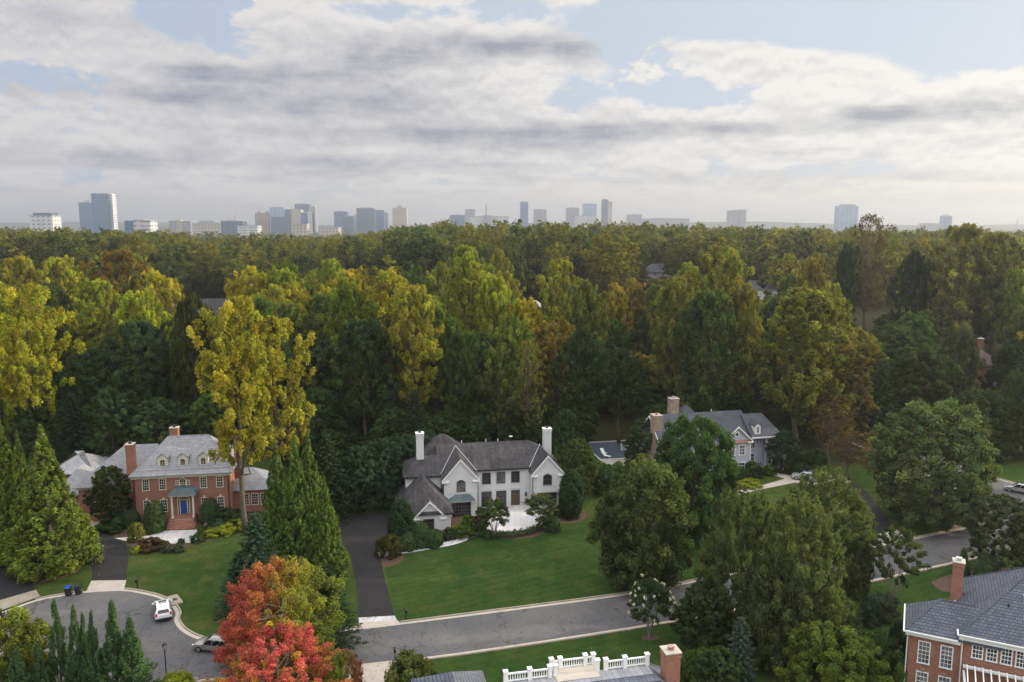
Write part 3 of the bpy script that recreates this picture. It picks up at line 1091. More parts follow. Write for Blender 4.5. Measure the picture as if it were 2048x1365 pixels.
for k_ in range(5):
    make_poplar(10 + k_)
for k_ in range(2):
    make_poplar(20 + k_, sparse=True)
    make_poplar(25 + k_, airy=True)
for k_ in range(4):
    make_oak(30 + k_)
for k_ in range(2):
    make_willow_oak(40 + k_)
    make_cypress(50 + k_)
    make_spruce(60 + k_)
    make_leyland(70 + k_)
    make_shrub(80 + k_)
make_birch(45)
make_dense_oak(47)
make_dense_oak(48)
make_topiary(90, 'arborvitae', 5.2, 2.7, 'ovoid')
make_topiary(91, 'cone_topiary', 5.0, 1.9, 'cone', 200)
make_topiary(92, 'box_ball', 1.6, 1.9, 'dome', 110)
make_myrtle(95, (13.0, 8.2, 19.0), 'white_myrtle')
make_myrtle(96, (3.0, 1.25, 2.6), 'pink_myrtle')
make_myrtle(97, None, 'myrtle', 7.5, 6.5)
make_maple(100, 'maple', autumn)
make_maple(101, 'red_maple', autumn_red)
FAR_CROWNS = [make_poplar(200 + k_, lo=True) for k_ in range(3)] + [make_oak(210 + k_, lo=True) for k_ in range(2)]

_rot = random.Random(5)
NAMES = dict(poplar='poplar_tree', airy='poplar_tree', sparse='thinning_tree', oak='broadleaf_tree', willow_oak='willow_oak_tree', dense_oak='broadleaf_tree', birch='birch_tree', cypress='cypress_tree', spruce='spruce_tree', leyland='feathery_cypress',
             shrub='shrub', arborvitae='clipped_evergreen', cone_topiary='cone_topiary', box_ball='clipped_ball_shrub', white_myrtle='crape_myrtle', pink_myrtle='crape_myrtle', myrtle='crape_myrtle', maple='maple_tree', red_maple='maple_tree')
CATS = dict(shrub='shrub', arborvitae='shrub', cone_topiary='shrub', box_ball='shrub')
_count = {}


def grow(kind, X, Y, h, w, col, label, group=None, variant=None, rz=None, cat=None, z=None):
    ps = PROTO[kind]
    i = _count.get(kind, 0)
    _count[kind] = i + 1
    H, W, cr, tr = ps[(variant if variant is not None else i) % len(ps)]
    z0 = float(ground(X, Y)) if z is None else z
    root = empty(NAMES[kind], (X, Y, z0), _rot.uniform(0, 6.28) if rz is None else rz)
    root.scale = (w / W, w / W, h / H)
    tag(root, label, cat or CATS.get(kind, 'tree'), group)
    pn = 'foliage' if kind in CATS else 'crown'
    a = link(bpy.data.objects.new(pn, cr), root)
    a.color = (*col, 1)
    b = link(bpy.data.objects.new('stem' if kind in CATS else 'trunk', tr), root)
    b.color = (1, 1, 1, 1)
    return root


def plant(kind, px, top, wpx, Y, col, label, group=None, **kw):
    """px: crown centre column, top: row of the tip, wpx: crown width, in photo pixels; Y: distance, or the row of its foot"""
    if Y > 650:
        Y = G(px, Y)[1]
    h0 = 0.0
    for _ in range(3):
        # height of the ray through (px, top) above distance Y
        b = (682.5 - top) / FPX
        zt = CAM_H + Y / (_c + b * _s) * (b * _c - _s)
        zm = (zt + h0) / 2
        d = Y * _c - (zm - CAM_H) * _s
        X = (px - 1024) / FPX * d
        h0 = float(ground(X, Y))
    return grow(kind, X, Y, max(zt - h0, .4), wpx * d / FPX, col, label, group, **kw)


# leaf colours
YEL = (0.385, 0.360, 0.036)
YG = (0.265, 0.310, 0.034)
OLV = (0.200, 0.205, 0.050)
GRN = (0.090, 0.140, 0.034)
DKG = (0.060, 0.096, 0.036)
BLG = (0.050, 0.084, 0.050)
SPR = (0.120, 0.160, 0.028)
BRN = (0.145, 0.100, 0.042)


# ------------------------------------------------------------------ house building blocks (local axes: u along the front, w to the back, z up)
def place(side, w):
    """maps (along, out, z) to local coordinates for a wall plane: front w=const, back, left u=const, right"""
    if side == 'F':
        return lambda a, d, z: (a, w - d, z)
    if side == 'B':
        return lambda a, d, z: (a, w + d, z)
    if side == 'L':
        return lambda a, d, z: (w - d, a, z)
    return lambda a, d, z: (w + d, a, z)


def pbox(mb, P, a0, a1, d0, d1, z0, z1):
    vs = [P(a, d, z) for z in (z0, z1) for a, d in ((a0, d0), (a1, d0), (a1, d1), (a0, d1))]
    mb.mesh(vs, [(0, 3, 2, 1), (4, 5, 6, 7), (0, 1, 5, 4), (1, 2, 6, 5), (2, 3, 7, 6), (3, 0, 4, 7)])


def window(parent, side, wp, a, z0, wd, ht, frame, pane=None, cols=2, rows=3, arch=0.0, fw=.09, keystone=None, sill=True, mw=.035, name='window'):
    """a = centre along the wall. Frame with muntins (part) and pane (sub-part)."""
    P = place(side, wp)
    mb = MB()
    x0, x1, z1 = a - wd / 2, a + wd / 2, z0 + ht
    pbox(mb, P, x0 - fw, x0, -.02, .08, z0, z1)
    pbox(mb, P, x1, x1 + fw, -.02, .08, z0, z1)
    pbox(mb, P, x0 - fw - .03, x1 + fw + .03, -.02, .12 if sill else .08, z0 - fw, z0)
    n = 8
    if arch:
        for k in range(n):
            f0, f1 = k / n, (k + 1) / n
            h0, h1 = z1 + arch * math.sin(math.pi * f0), z1 + arch * math.sin(math.pi * f1)
            xa, xb = x0 - fw + (wd + 2 * fw) * f0, x0 - fw + (wd + 2 * fw) * f1
            vs = [P(xa, -.02, h0), P(xb, -.02, h1), P(xb, -.02, h1 + fw), P(xa, -.02, h0 + fw), P(xa, .08, h0), P(xb, .08, h1), P(xb, .08, h1 + fw), P(xa, .08, h0 + fw)]
            mb.mesh(vs, [(0, 3, 2, 1), (4, 5, 6, 7), (0, 1, 5, 4), (1, 2, 6, 5), (2, 3, 7, 6), (3, 0, 4, 7)])
    else:
        pbox(mb, P, x0 - fw, x1 + fw, -.02, .08, z1, z1 + fw)
    top = z1 + arch * .9
    for k in range(1, cols):
        x = x0 + wd * k / cols
        pbox(mb, P, x - mw / 2, x + mw / 2, .03, .06, z0, top if arch else z1)
    for k in range(1, rows):
        z = z0 + ht * k / rows
        m2 = mw * (1.5 if k * 2 == rows or (rows % 2 and k == rows // 2 + 1) else 1)
        pbox(mb, P, x0, x1, .03, .065, z - m2 / 2, z + m2 / 2)
    f = recalc(mb.build(name, M[frame], parent))
    pm = MB()
    ptsf = [(x0, z0), (x1, z0)] + ([(x1 - wd * k / n, z1 + arch * math.sin(math.pi * k / n)) for k in range(n + 1)] if arch else [(x1, z1), (x0, z1)])
    pm.poly([P(q, .022, z) for q, z in ptsf])
    pn = pm.build('pane', M[pane or 'glass'], f)
    # face the pane outwards
    nx = Vector(P(0, 1, 0)) - Vector(P(0, 0, 0))
    if pn.data.polygons[0].normal.dot(nx) < 0:
        pn.data.flip_normals()
    if keystone:
        k = MB()
        zz = z1 + fw + arch
        vs = [P(a - .10, -.02, zz), P(a + .10, -.02, zz), P(a + .16, -.02, zz + .32), P(a - .16, -.02, zz + .32), P(a - .10, .10, zz), P(a + .10, .10, zz), P(a + .16, .10, zz + .32), P(a - .16, .10, zz + .32)]
        k.mesh(vs, [(0, 3, 2, 1), (4, 5, 6, 7), (0, 1, 5, 4), (1, 2, 6, 5), (2, 3, 7, 6), (3, 0, 4, 7)])
        recalc(k.build('keystone', M[keystone], f))
    return f


def hip_roof(mb, u0, u1, w0, w1, ze, zr, axis='u', a0=None, a1=None, fascia=.2):
    """closed hip roof; the ridge runs along axis from a0 to a1 (gable ends where a0 or a1 reach the edge)"""
    if axis == 'u':
        wm = (w0 + w1) / 2
        a0 = u0 + (w1 - w0) / 2 if a0 is None else a0
        a1 = u1 - (w1 - w0) / 2 if a1 is None else a1
        r0, r1 = (a0, wm, zr), (a1, wm, zr)
    else:
        um = (u0 + u1) / 2
        a0 = w0 + (u1 - u0) / 2 if a0 is None else a0
        a1 = w1 - (u1 - u0) / 2 if a1 is None else a1
        r0, r1 = (um, a0, zr), (um, a1, zr)
    v = [(u0, w0, ze - fascia), (u1, w0, ze - fascia), (u1, w1, ze - fascia), (u0, w1, ze - fascia), (u0, w0, ze), (u1, w0, ze), (u1, w1, ze), (u0, w1, ze), r0, r1]
    f = [(0, 3, 2, 1), (0, 1, 5, 4), (1, 2, 6, 5), (2, 3, 7, 6), (3, 0, 4, 7)]
    if axis == 'u':
        f += [(4, 5, 9, 8), (6, 7, 8, 9), (7, 4, 8), (5, 6, 9)]
    else:
        f += [(4, 5, 8), (6, 7, 9), (5, 6, 9, 8), (7, 4, 8, 9)]
    mb.mesh(v, f)


def gable_slab(mb, axis, c, half, s0, s1, ze, zr, over=.35, th=.16):
    """two sloping slabs of a gable roof; ridge along axis at centre c, from s0 to s1"""
    sl = (zr - ze) / half
    zr, ze = zr + th + .03, ze + th + .03
    for sg in (-1, 1):
        a, b = c, c + sg * (half + over)
        za, zb = zr, ze - sl * over
        pts = []
        for s in (s0, s1):
            for q, z in ((a, za), (b, zb), (b, zb - th), (a, za - th)):
                pts.append((q, s, z) if axis == 'w' else (s, q, z))
        mb.mesh(pts, [(0, 1, 5, 4), (1, 2, 6, 5), (2, 3, 7, 6), (3, 0, 4, 7), (0, 3, 2, 1), (4, 5, 6, 7)])


def gable_wall(mb, axis, c, half, s0, s1, z0, ze, zr):
    """solid wall block with gable triangles at s0 and s1"""
    pts = []
    for s in (s0, s1):
        for q, z in ((c - half, z0), (c + half, z0), (c + half, ze), (c, zr), (c - half, ze)):
            pts.append((q, s, z) if axis == 'w' else (s, q, z))
    mb.mesh(pts, [(0, 1, 2, 3, 4), (9, 8, 7, 6, 5), (0, 5, 6, 1), (1, 6, 7, 2), (2, 7, 8, 3), (3, 8, 9, 4), (4, 9, 5, 0)])


def rake(parent, c, half, w, ze, zr, over=.35, m='white', ret=.55):
    """white raking boards and eave returns of a front gable"""
    mb = MB()
    sl = (zr - ze) / half
    zr, ze = zr + .19, ze + .19
    for sg in (-1, 1):
        b = c + sg * (half + over)
        zb = ze - sl * over
        pts = []
        for s in (w - .07, w + .0):
            for q, z in ((c, zr + .02), (b, zb + .02), (b, zb - .26), (c, zr - .28)):
                pts.append((q, s, z))
        mb.mesh(pts, [(0, 1, 5, 4), (1, 2, 6, 5), (2, 3, 7, 6), (3, 0, 4, 7), (0, 3, 2, 1), (4, 5, 6, 7)])
        q0, q1 = sorted((b, b - sg * ret * 1.9))
        mb.box(q0, q1, w - .16, w + .3, zb - .36, zb - .12)
    return recalc(mb.build('rake_board', M[m], parent))


def part(parent, name, m, fn, smooth=False):
    mb = MB()
    fn(mb)
    return recalc(mb.build(name, M[m] if isinstance(m, str) else m, parent, smooth=smooth))


def chimney(parent, u0, u1, w0, w1, z0, z1, m, cap='concrete', pot='black'):
    def f(b):
        b.box(u0, u1, w0, w1, z0, z1 - .5)
        b.box(u0 - .06, u1 + .06, w0 - .06, w1 + .06, z1 - .5, z1 - .3)
        b.box(u0 - .02, u1 + .02, w0 - .02, w1 + .02, z1 - .3, z1 - .1)
    c = part(parent, 'chimney', m, f)
    part(c, 'chimney_cap', cap, lambda b: b.box(u0 - .1, u1 + .1, w0 - .1, w1 + .1, z1 - .1, z1))
    uc, wc = (u0 + u1) / 2, (w0 + w1) / 2
    part(c, 'flue_pot', pot, lambda b: (b.box(uc - .18, uc + .18, wc - .18, wc + .18, z1, z1 + .25), b.box(uc - .26, uc + .26, wc - .24, wc + .24, z1 + .25, z1 + .31)))
    return c


def downspout(parent, pts, m):
    return part(parent, 'downspout', m, lambda b: b.tube(pts, .06, 6))


def ridge_line(parent, segs, m, r=.07, name='flashing'):
    def f(b):
        for a, c in segs:
            b.tube([a, c], r, 5)
    return part(parent, name, m, f)


# ------------------------------------------------------------------ white house
def white_house():
    H = empty('white_house', (*G(1030, 1013), 0), R(10))
    tag(H, 'white painted brick house with dark shingle roof, two front gables and two tall chimneys', 'house')
    EZ = 6.35

    def walls(b):
        b.box(-12.0, 7.0, 0, 9.6, 0, EZ)                     # main block
        gable_wall(b, 'w', -9.1, 2.55, -3.1, 1.0, 0, 6.15, 9.05)   # left front gable
        gable_wall(b, 'w', 4.86, 2.34, -2.4, 1.0, 0, 6.1, 8.75)    # right front gable
        b.box(-17.4, -11.98, -.9, 6.4, 0, 6.15)              # left wing
        gable_wall(b, 'w', -14.24, 1.95, -8.0, -5, 0, 2.42, 4.35)  # garage gable
        b.box(-18.6, -11.1, -7.9, 1.0, 0, 2.6)
        b.box(-16, -6.0, 4.0, 11.8, 0, 6.3)
        # stone belt at first floor
        b.box(-11.72, -6.48, -3.14, -2.0, 3.88, 4.0)
        b.box(-6.5, 2.5, -.04, 1.0, 3.02, 3.14)
        b.box(2.46, 7.26, -2.44, -1.0, 3.9, 4.02)
        # niche mouldings in the gables
        b.box(-9.5, -8.7, -3.16, -3.0, 7.25, 7.31)
        b.box(4.5, 5.3, -2.46, -2.3, 7.1, 7.16)
    part(H, 'wall', 'stucco', walls)

    def roof(b):
        hip_roof(b, -12.3, 7.5, -.4, 10.0, 6.5, 9.55, 'u', a0=-12.2, a1=3.0)
        hip_roof(b, -16.4, -5.6, 3.6, 12.2, 6.45, 10.45, 'u', a0=-11.2, a1=-10.6)
        hip_roof(b, -17.8, -9.0, -1.3, 6.8, 6.25, 8.35, 'u', a0=-15.3, a1=-9.2)
        gable_slab(b, 'w', -9.1, 2.55, -3.3, 5.2, 6.15, 9.05)
        gable_slab(b, 'w', 4.86, 2.34, -2.6, 4.6, 6.1, 8.75)
        hip_roof(b, -19.1, -10.7, -8.3, 2.2, 2.7, 6.7, 'w', a0=-3.9, a1=2.0)
        gable_slab(b, 'w', -14.24, 1.95, -8.25, -4.6, 2.42, 4.4, over=.45)
        # lean-to at the far left
        b.mesh([(-19.4, 1.2, 2.8), (-17.6, 1.2, 4.2), (-17.6, 5.4, 4.2), (-19.4, 5.4, 2.8), (-19.4, 1.2, 2.65), (-17.6, 1.2, 2.65), (-17.6, 5.4, 2.65), (-19.4, 5.4, 2.65)],
               [(0, 1, 2, 3), (0, 4, 5, 1), (3, 2, 6, 7), (0, 3, 7, 4), (4, 7, 6, 5)])
    rf = part(H, 'roof', 'old_shingle', roof)
    # valleys
    for sg_ in (((-11.9, -.9, 6.45), (-9.12, 4.2, 9.3)), ((-6.3, -.9, 6.6), (-9.05, 4.2, 9.32)), ((2.2, -.6, 6.55), (4.83, 3.8, 9.02)), ((-15.9, -7.0, 2.95), (-14.27, -5.4, 4.63)), ((-12.6, -7.0, 2.95), (-14.2, -5.4, 4.63))):
        ridge_line(rf, [sg_], 'lead', .05)
    rake(H, -9.1, 2.55, -3.3, 6.15, 9.05)
    rake(H, 4.86, 2.34, -2.6, 6.1, 8.75)
    rake(H, -14.24, 1.95, -8.25, 2.42, 4.4, over=.45, ret=.45)
    for q_ in ((-6.0, 2.0, -.55, -.42, 6.27, 6.42), (-17.8, -12.1, -1.45, -1.32, 6.02, 6.16), (-12.2, -10.6, -8.47, -8.32, 2.5, 2.62)):
        part(H, 'gutter', 'black', lambda b: b.box(*q_))
    chimney(H, -15.5, -14.35, 2.0, 3.2, 6.5, 12.2, 'stucco', 'white')
    chimney(H, 5.55, 6.85, 4.0, 5.1, 6.0, 11.5, 'stucco', 'white')
    for u in (-4.63, -2.3, .05):
        window(H, 'F', 0, u, 4.1, 1.2, 1.65, 'dark_frame', 'glass' if u != -2.3 else 'curtain_glass', 2, 4, fw=.1)
    for u in (-4.6, -2.25):
        window(H, 'F', 0, u, .35, 1.45, 2.3, 'dark_frame', cols=3, rows=4, fw=.1)
    window(H, 'F', -3.1, -9.03, 4.15, 1.2, 1.35, 'dark_frame', 'curtain_glass', 2, 3, arch=.34)
    window(H, 'F', -2.4, 4.78, 4.2, 1.25, 1.3, 'dark_frame', 'glass', 3, 3, arch=.32)
    window(H, 'F', -3.1, -9.0, .1, 2.75, 2.55, 'dark_frame', cols=6, rows=5, fw=.12, mw=.06)
    window(H, 'F', -2.4, 4.8, .9, 2.8, 1.85, 'dark_frame', cols=4, rows=3, fw=.12)
    window(H, 'F', -8.0, -14.42, .15, 1.45, 1.6, 'dark_frame', cols=4, rows=3, fw=.1)
    window(H, 'L', 2.52, -1.2, .5, .8, 1.6, 'dark_frame', cols=2, rows=3)
    # front door
    def door(b):
        b.box(-.5, .62, -.09, -.02, 0, 2.15)
        for z0 in (.2, .85, 1.5):
            b.box(-.36, 0, -.115, -.08, z0, z0 + .5)
            b.box(.12, .48, -.115, -.08, z0, z0 + .5)
    dr = part(H, 'door', 'wood_door', door)
    part(dr, 'door_frame', 'dark_frame', lambda b: (b.box(-.66, -.5, -.12, .02, 0, 2.75), b.box(.62, .78, -.12, .02, 0, 2.75), b.box(-.5, .62, -.12, .02, 2.6, 2.75), b.box(-.5, .62, -.1, .02, 2.15, 2.24)))
    part(dr, 'transom', 'glass', lambda b: b.box(-.5, .62, -.04, -.01, 2.24, 2.6))
    # copper canopy over the big left window
    part(H, 'canopy', 'copper', lambda b: (b.mesh([(-11.1, -4.2, 2.82), (-6.95, -4.2, 2.82), (-6.95, -3.1, 2.82), (-11.1, -3.1, 2.82), (-9.95, -3.2, 3.62), (-7.7, -3.2, 3.62), (-7.7, -3.1, 3.62), (-9.95, -3.1, 3.62)],
                                                  [(0, 3, 2, 1), (0, 1, 5, 4), (1, 2, 6, 5), (3, 0, 4, 7), (4, 5, 6, 7), (2, 3, 7, 6)]), [b.tube([(-11.1 + k * .415, -4.2, 2.84), (-9.95 + k * .225, -3.2, 3.64)], .025, 4) for k in range(11)]))
    part(H, 'canopy_fascia', 'white', lambda b: b.box(-11.0, -7.05, -4.1, -3.1, 2.68, 2.81))
    for u in (-6.42, 1.72):
        ln = part(H, 'wall_lantern', 'black', lambda b: (b.box(u - .13, u + .13, -.42, -.16, 1.75, 2.2), b.lathe([(.2, 2.2), (.03, 2.42)], u, -.29, 6), b.box(u - .03, u + .03, -.29, 0, 2.25, 2.3)))
    for u, w in ((-6.4, -3.2), (2.4, -2.5), (-11.75, -3.2)):
        downspout(H, [(u, w - .02, 6.0), (u, w - .02, .1)], 'black')
    for u in (-8.0, -4.0, -2.0):
        part(H, 'roof_vent', 'lead', lambda b: b.tube([(u, 5.0, 9.3), (u, 5.0, 9.95)], .08, 6))
    # satellite dish on the ridge
    sdsh = part(H, 'satellite_dish', 'lead', lambda b: b.lathe([(.02, 10.1), (.2, 10.14), (.34, 10.26)], .2, 5.0, 12))
    part(sdsh, 'mast', 'black', lambda b: b.tube([(.2, 5.0, 9.4), (.2, 5.0, 10.1)], .03, 5))
    # entrance steps
    part(H, 'front_step', 'flagstone', lambda b: (b.box(-1.2, 2.4, -1.4, -.05, .02, .12), b.box(-.8, 2.2, -.9, -.04, .12, .22)))


white_house()


# ------------------------------------------------------------------ red brick house with three dormers
def brick_house():
    H = empty('brick_house', (-57.28, 115.66, 0), R(9))
    tag(H, 'red brick house with grey slate hip roof, three dormers and a blue front door', 'house')
    part(H, 'wall', 'brick', lambda b: (b.box(.15, 14.1, 0, 10.6, 0, 7.25), b.box(.1, 14.15, -.05, 10.6, 3.85, 3.98), b.box(-8.2, .16, 1.6, 9.0, 0, 5.5), b.box(-12.6, -8.1, 5, 13, 0, 3.4),
                                        b.box(14.08, 20.0, 2.4, 9.4, 0, 3.6), b.box(-17.5, -11, 15.5, 23.5, 0, 3.6)))
    part(H, 'cornice', 'cream', lambda b: (b.box(-.1, 14.35, -.25, 10.9, 6.95, 7.22), b.box(-8.4, -.05, 1.35, 1.62, 5.2, 5.45)))

    def roof(b):
        hip_roof(b, -.35, 14.6, -.5, 11.1, 7.42, 12.0, 'u', a0=4.2, a1=10.3, fascia=.14)
        hip_roof(b, -8.8, 3.2, 1.1, 9.6, 5.6, 10.9, 'u', a0=-2.3, a1=2.6, fascia=.14)
        hip_roof(b, -13.2, -7.8, 4.4, 13.6, 3.5, 6.6, 'w', fascia=.12)
        hip_roof(b, -18, -10.5, 15, 24, 3.7, 6.4, 'u', fascia=.12)
        hip_roof(b, 13.9, 20.6, 1.9, 9.9, 3.7, 6.2, 'u', a0=13.9, fascia=.12)
    rf = part(H, 'roof', 'slate', roof)
    ridge_line(rf, [((-.3, -.45, 7.46), (4.2, 5.3, 12.03)), ((14.55, -.45, 7.46), (10.3, 5.3, 12.03)), ((4.2, 5.3, 12.03), (10.3, 5.3, 12.03))], 'slate', .06, 'ridge_cap')
    # snow guards: small cleats in rows along the eaves
    rs = random.Random(3)
    part(rf, 'snow_rail', 'lead', lambda b: b.tube([(.6, .3, 8.13), (13.7, .3, 8.13)], .035, 5))
    for u in (4.28, 7.22, 10.2):
        d = part(H, 'dormer', 'cream', lambda b: gable_wall(b, 'w', u, .68, .95, 3.6, 8.1, 9.75, 10.3))
        part(d, 'dormer_roof', 'slate', lambda b: gable_slab(b, 'w', u, .68, .8, 4.0, 9.78, 10.36, over=.18, th=.1))
        window(d, 'F', .95, u, 8.55, .66, .7, 'cream', None, 2, 3, arch=.26, fw=.07, mw=.03)
    chimney(H, -.75, .35, .4, 1.7, 4.0, 12.2, 'brick')
    chimney(H, 4.1, 5.3, 6.6, 7.6, 10.5, 13.0, 'brick')
    chimney(H, 14.2, 15.1, 4.0, 5.2, 3.0, 11.9, 'brick')
    for u in (1.93, 4.36, 10.26, 12.65):
        window(H, 'F', .15 - .15, u, 5.12, .86, 1.62, 'cream', None, 3, 4, keystone='cream')
        window(H, 'F', 0, u, 1.66, .86, 1.8, 'cream', None, 3, 4, keystone='cream')
    # palladian window above the door
    pw_ = window(H, 'F', 0, 7.26, 5.1, .8, 1.25, 'cream', None, 3, 4, arch=.4, fw=.1)
    window(H, 'F', 0, 6.5, 5.1, .36, 1.25, 'cream', None, 2, 4, fw=.08)
    window(H, 'F', 0, 8.02, 5.1, .36, 1.25, 'cream', None, 2, 4, fw=.08)
    for u in (-6.0, -3.0, -1.2):
        window(H, 'F', 1.6, u, 1.3, .9, 1.8, 'cream', None, 3, 4)
    for u in (15.9, 17.3, 18.7):
        window(H, 'F', 2.4, u, 1.2, .9, 1.7, 'cream', None, 3, 4)
    dr = part(H, 'door', 'blue_door', lambda b: (b.box(6.75, 7.68, -.09, -.01, 1.15, 3.2), [b.box(x, x + .32, -.12, -.08, z, z + .5) for x in (6.84, 7.27) for z in (1.3, 1.95, 2.6)]))
    part(dr, 'door_surround', 'cream', lambda b: (b.box(6.62, 6.74, -.12, .02, 1.15, 3.3), b.box(7.69, 7.81, -.12, .02, 1.15, 3.3), b.box(6.3, 6.42, -.12, .02, 1.15, 3.3), b.box(8.0, 8.12, -.12, .02, 1.15, 3.3), b.box(6.3, 8.12, -.13, .02, 3.3, 3.42),
                                                   [b.box(x, x + .2, -.1, .0, z, z + .04) for x in (6.42, 7.81) for z in (1.6, 2.1, 2.6)], b.tube([(7.21 + .9 * math.cos(a * .3142), -.06, 3.42 + .42 * math.sin(a * .3142)) for a in range(11)], .07, 6)))
    part(dr, 'sidelight', 'glass', lambda b: (b.box(6.43, 6.61, -.04, -.01, 1.2, 3.25), b.box(7.82, 7.99, -.04, -.01, 1.2, 3.25)))
    def porch(b):
        b.box(5.5, 9.1, -1.95, 0, 0, 1.12)
    part(H, 'porch', 'steps', porch)

    def steps(b):
        # curved flight of seven brick steps
        for k in range(7):
            r = 1.5 + .30 * (k + 1)
            z1 = 1.12 - .16 * (k + 1)
            n = 12
            prev = None
            pts = [(7.35 + (1.9 + .05 * k) * -1, -1.95)]
            for i in range(n + 1):
                a = math.pi * i / n
                pts.append((7.35 - (1.85 + .06 * k) * math.cos(a), -1.95 - (.30 * (k + 1)) * (.7 + .3 * math.sin(a)) * (1 if 0 < i < n else .8)))
            pts.append((7.35 + 1.9 + .05 * k, -1.95))
            b.prism(pts, -.02, z1)
    part(H, 'steps', 'steps', steps)
    for u in (5.95, 9.0):
        col = part(H, 'column', 'cream', lambda b: b.lathe([(.22, 1.12), (.22, 1.3), (.15, 1.34), (.16, 2.4), (.125, 4.3), (.2, 4.36), (.2, 4.5)], u, -1.7, 14), smooth=False)
    part(H, 'portico_roof', 'copper', lambda b: b.mesh([(5.45, -2.2, 4.72), (9.65, -2.2, 4.72), (9.65, 0, 4.72), (5.45, 0, 4.72), (6.2, -1.3, 5.55), (9.0, -1.3, 5.55), (9.0, 0, 5.55), (6.2, 0, 5.55)],
                                                      [(0, 3, 2, 1), (0, 1, 5, 4), (1, 2, 6, 5), (3, 0, 4, 7), (4, 5, 6, 7), (2, 3, 7, 6)]))
    part(H, 'entablature', 'cream', lambda b: (b.box(5.65, 9.4, -2.0, 0, 4.5, 4.71)))
    for u in (5.45, 9.25):
        part(H, 'railing', 'black', lambda b: (b.tube([(u, -1.95, 2.0), (u + (-.2 if u < 7 else .2), -3.6, .95)], .03, 5), [b.tube([(u, -1.95 - k * .4, 1.1 - .26 * k), (u, -1.95 - k * .4, 2.0 - .26 * k)], .015, 4) for k in range(5)]))
    for u in (.3, 13.9):
        downspout(H, [(u, -.1, 7.0), (u, -.1, .1)], 'black')


brick_house()


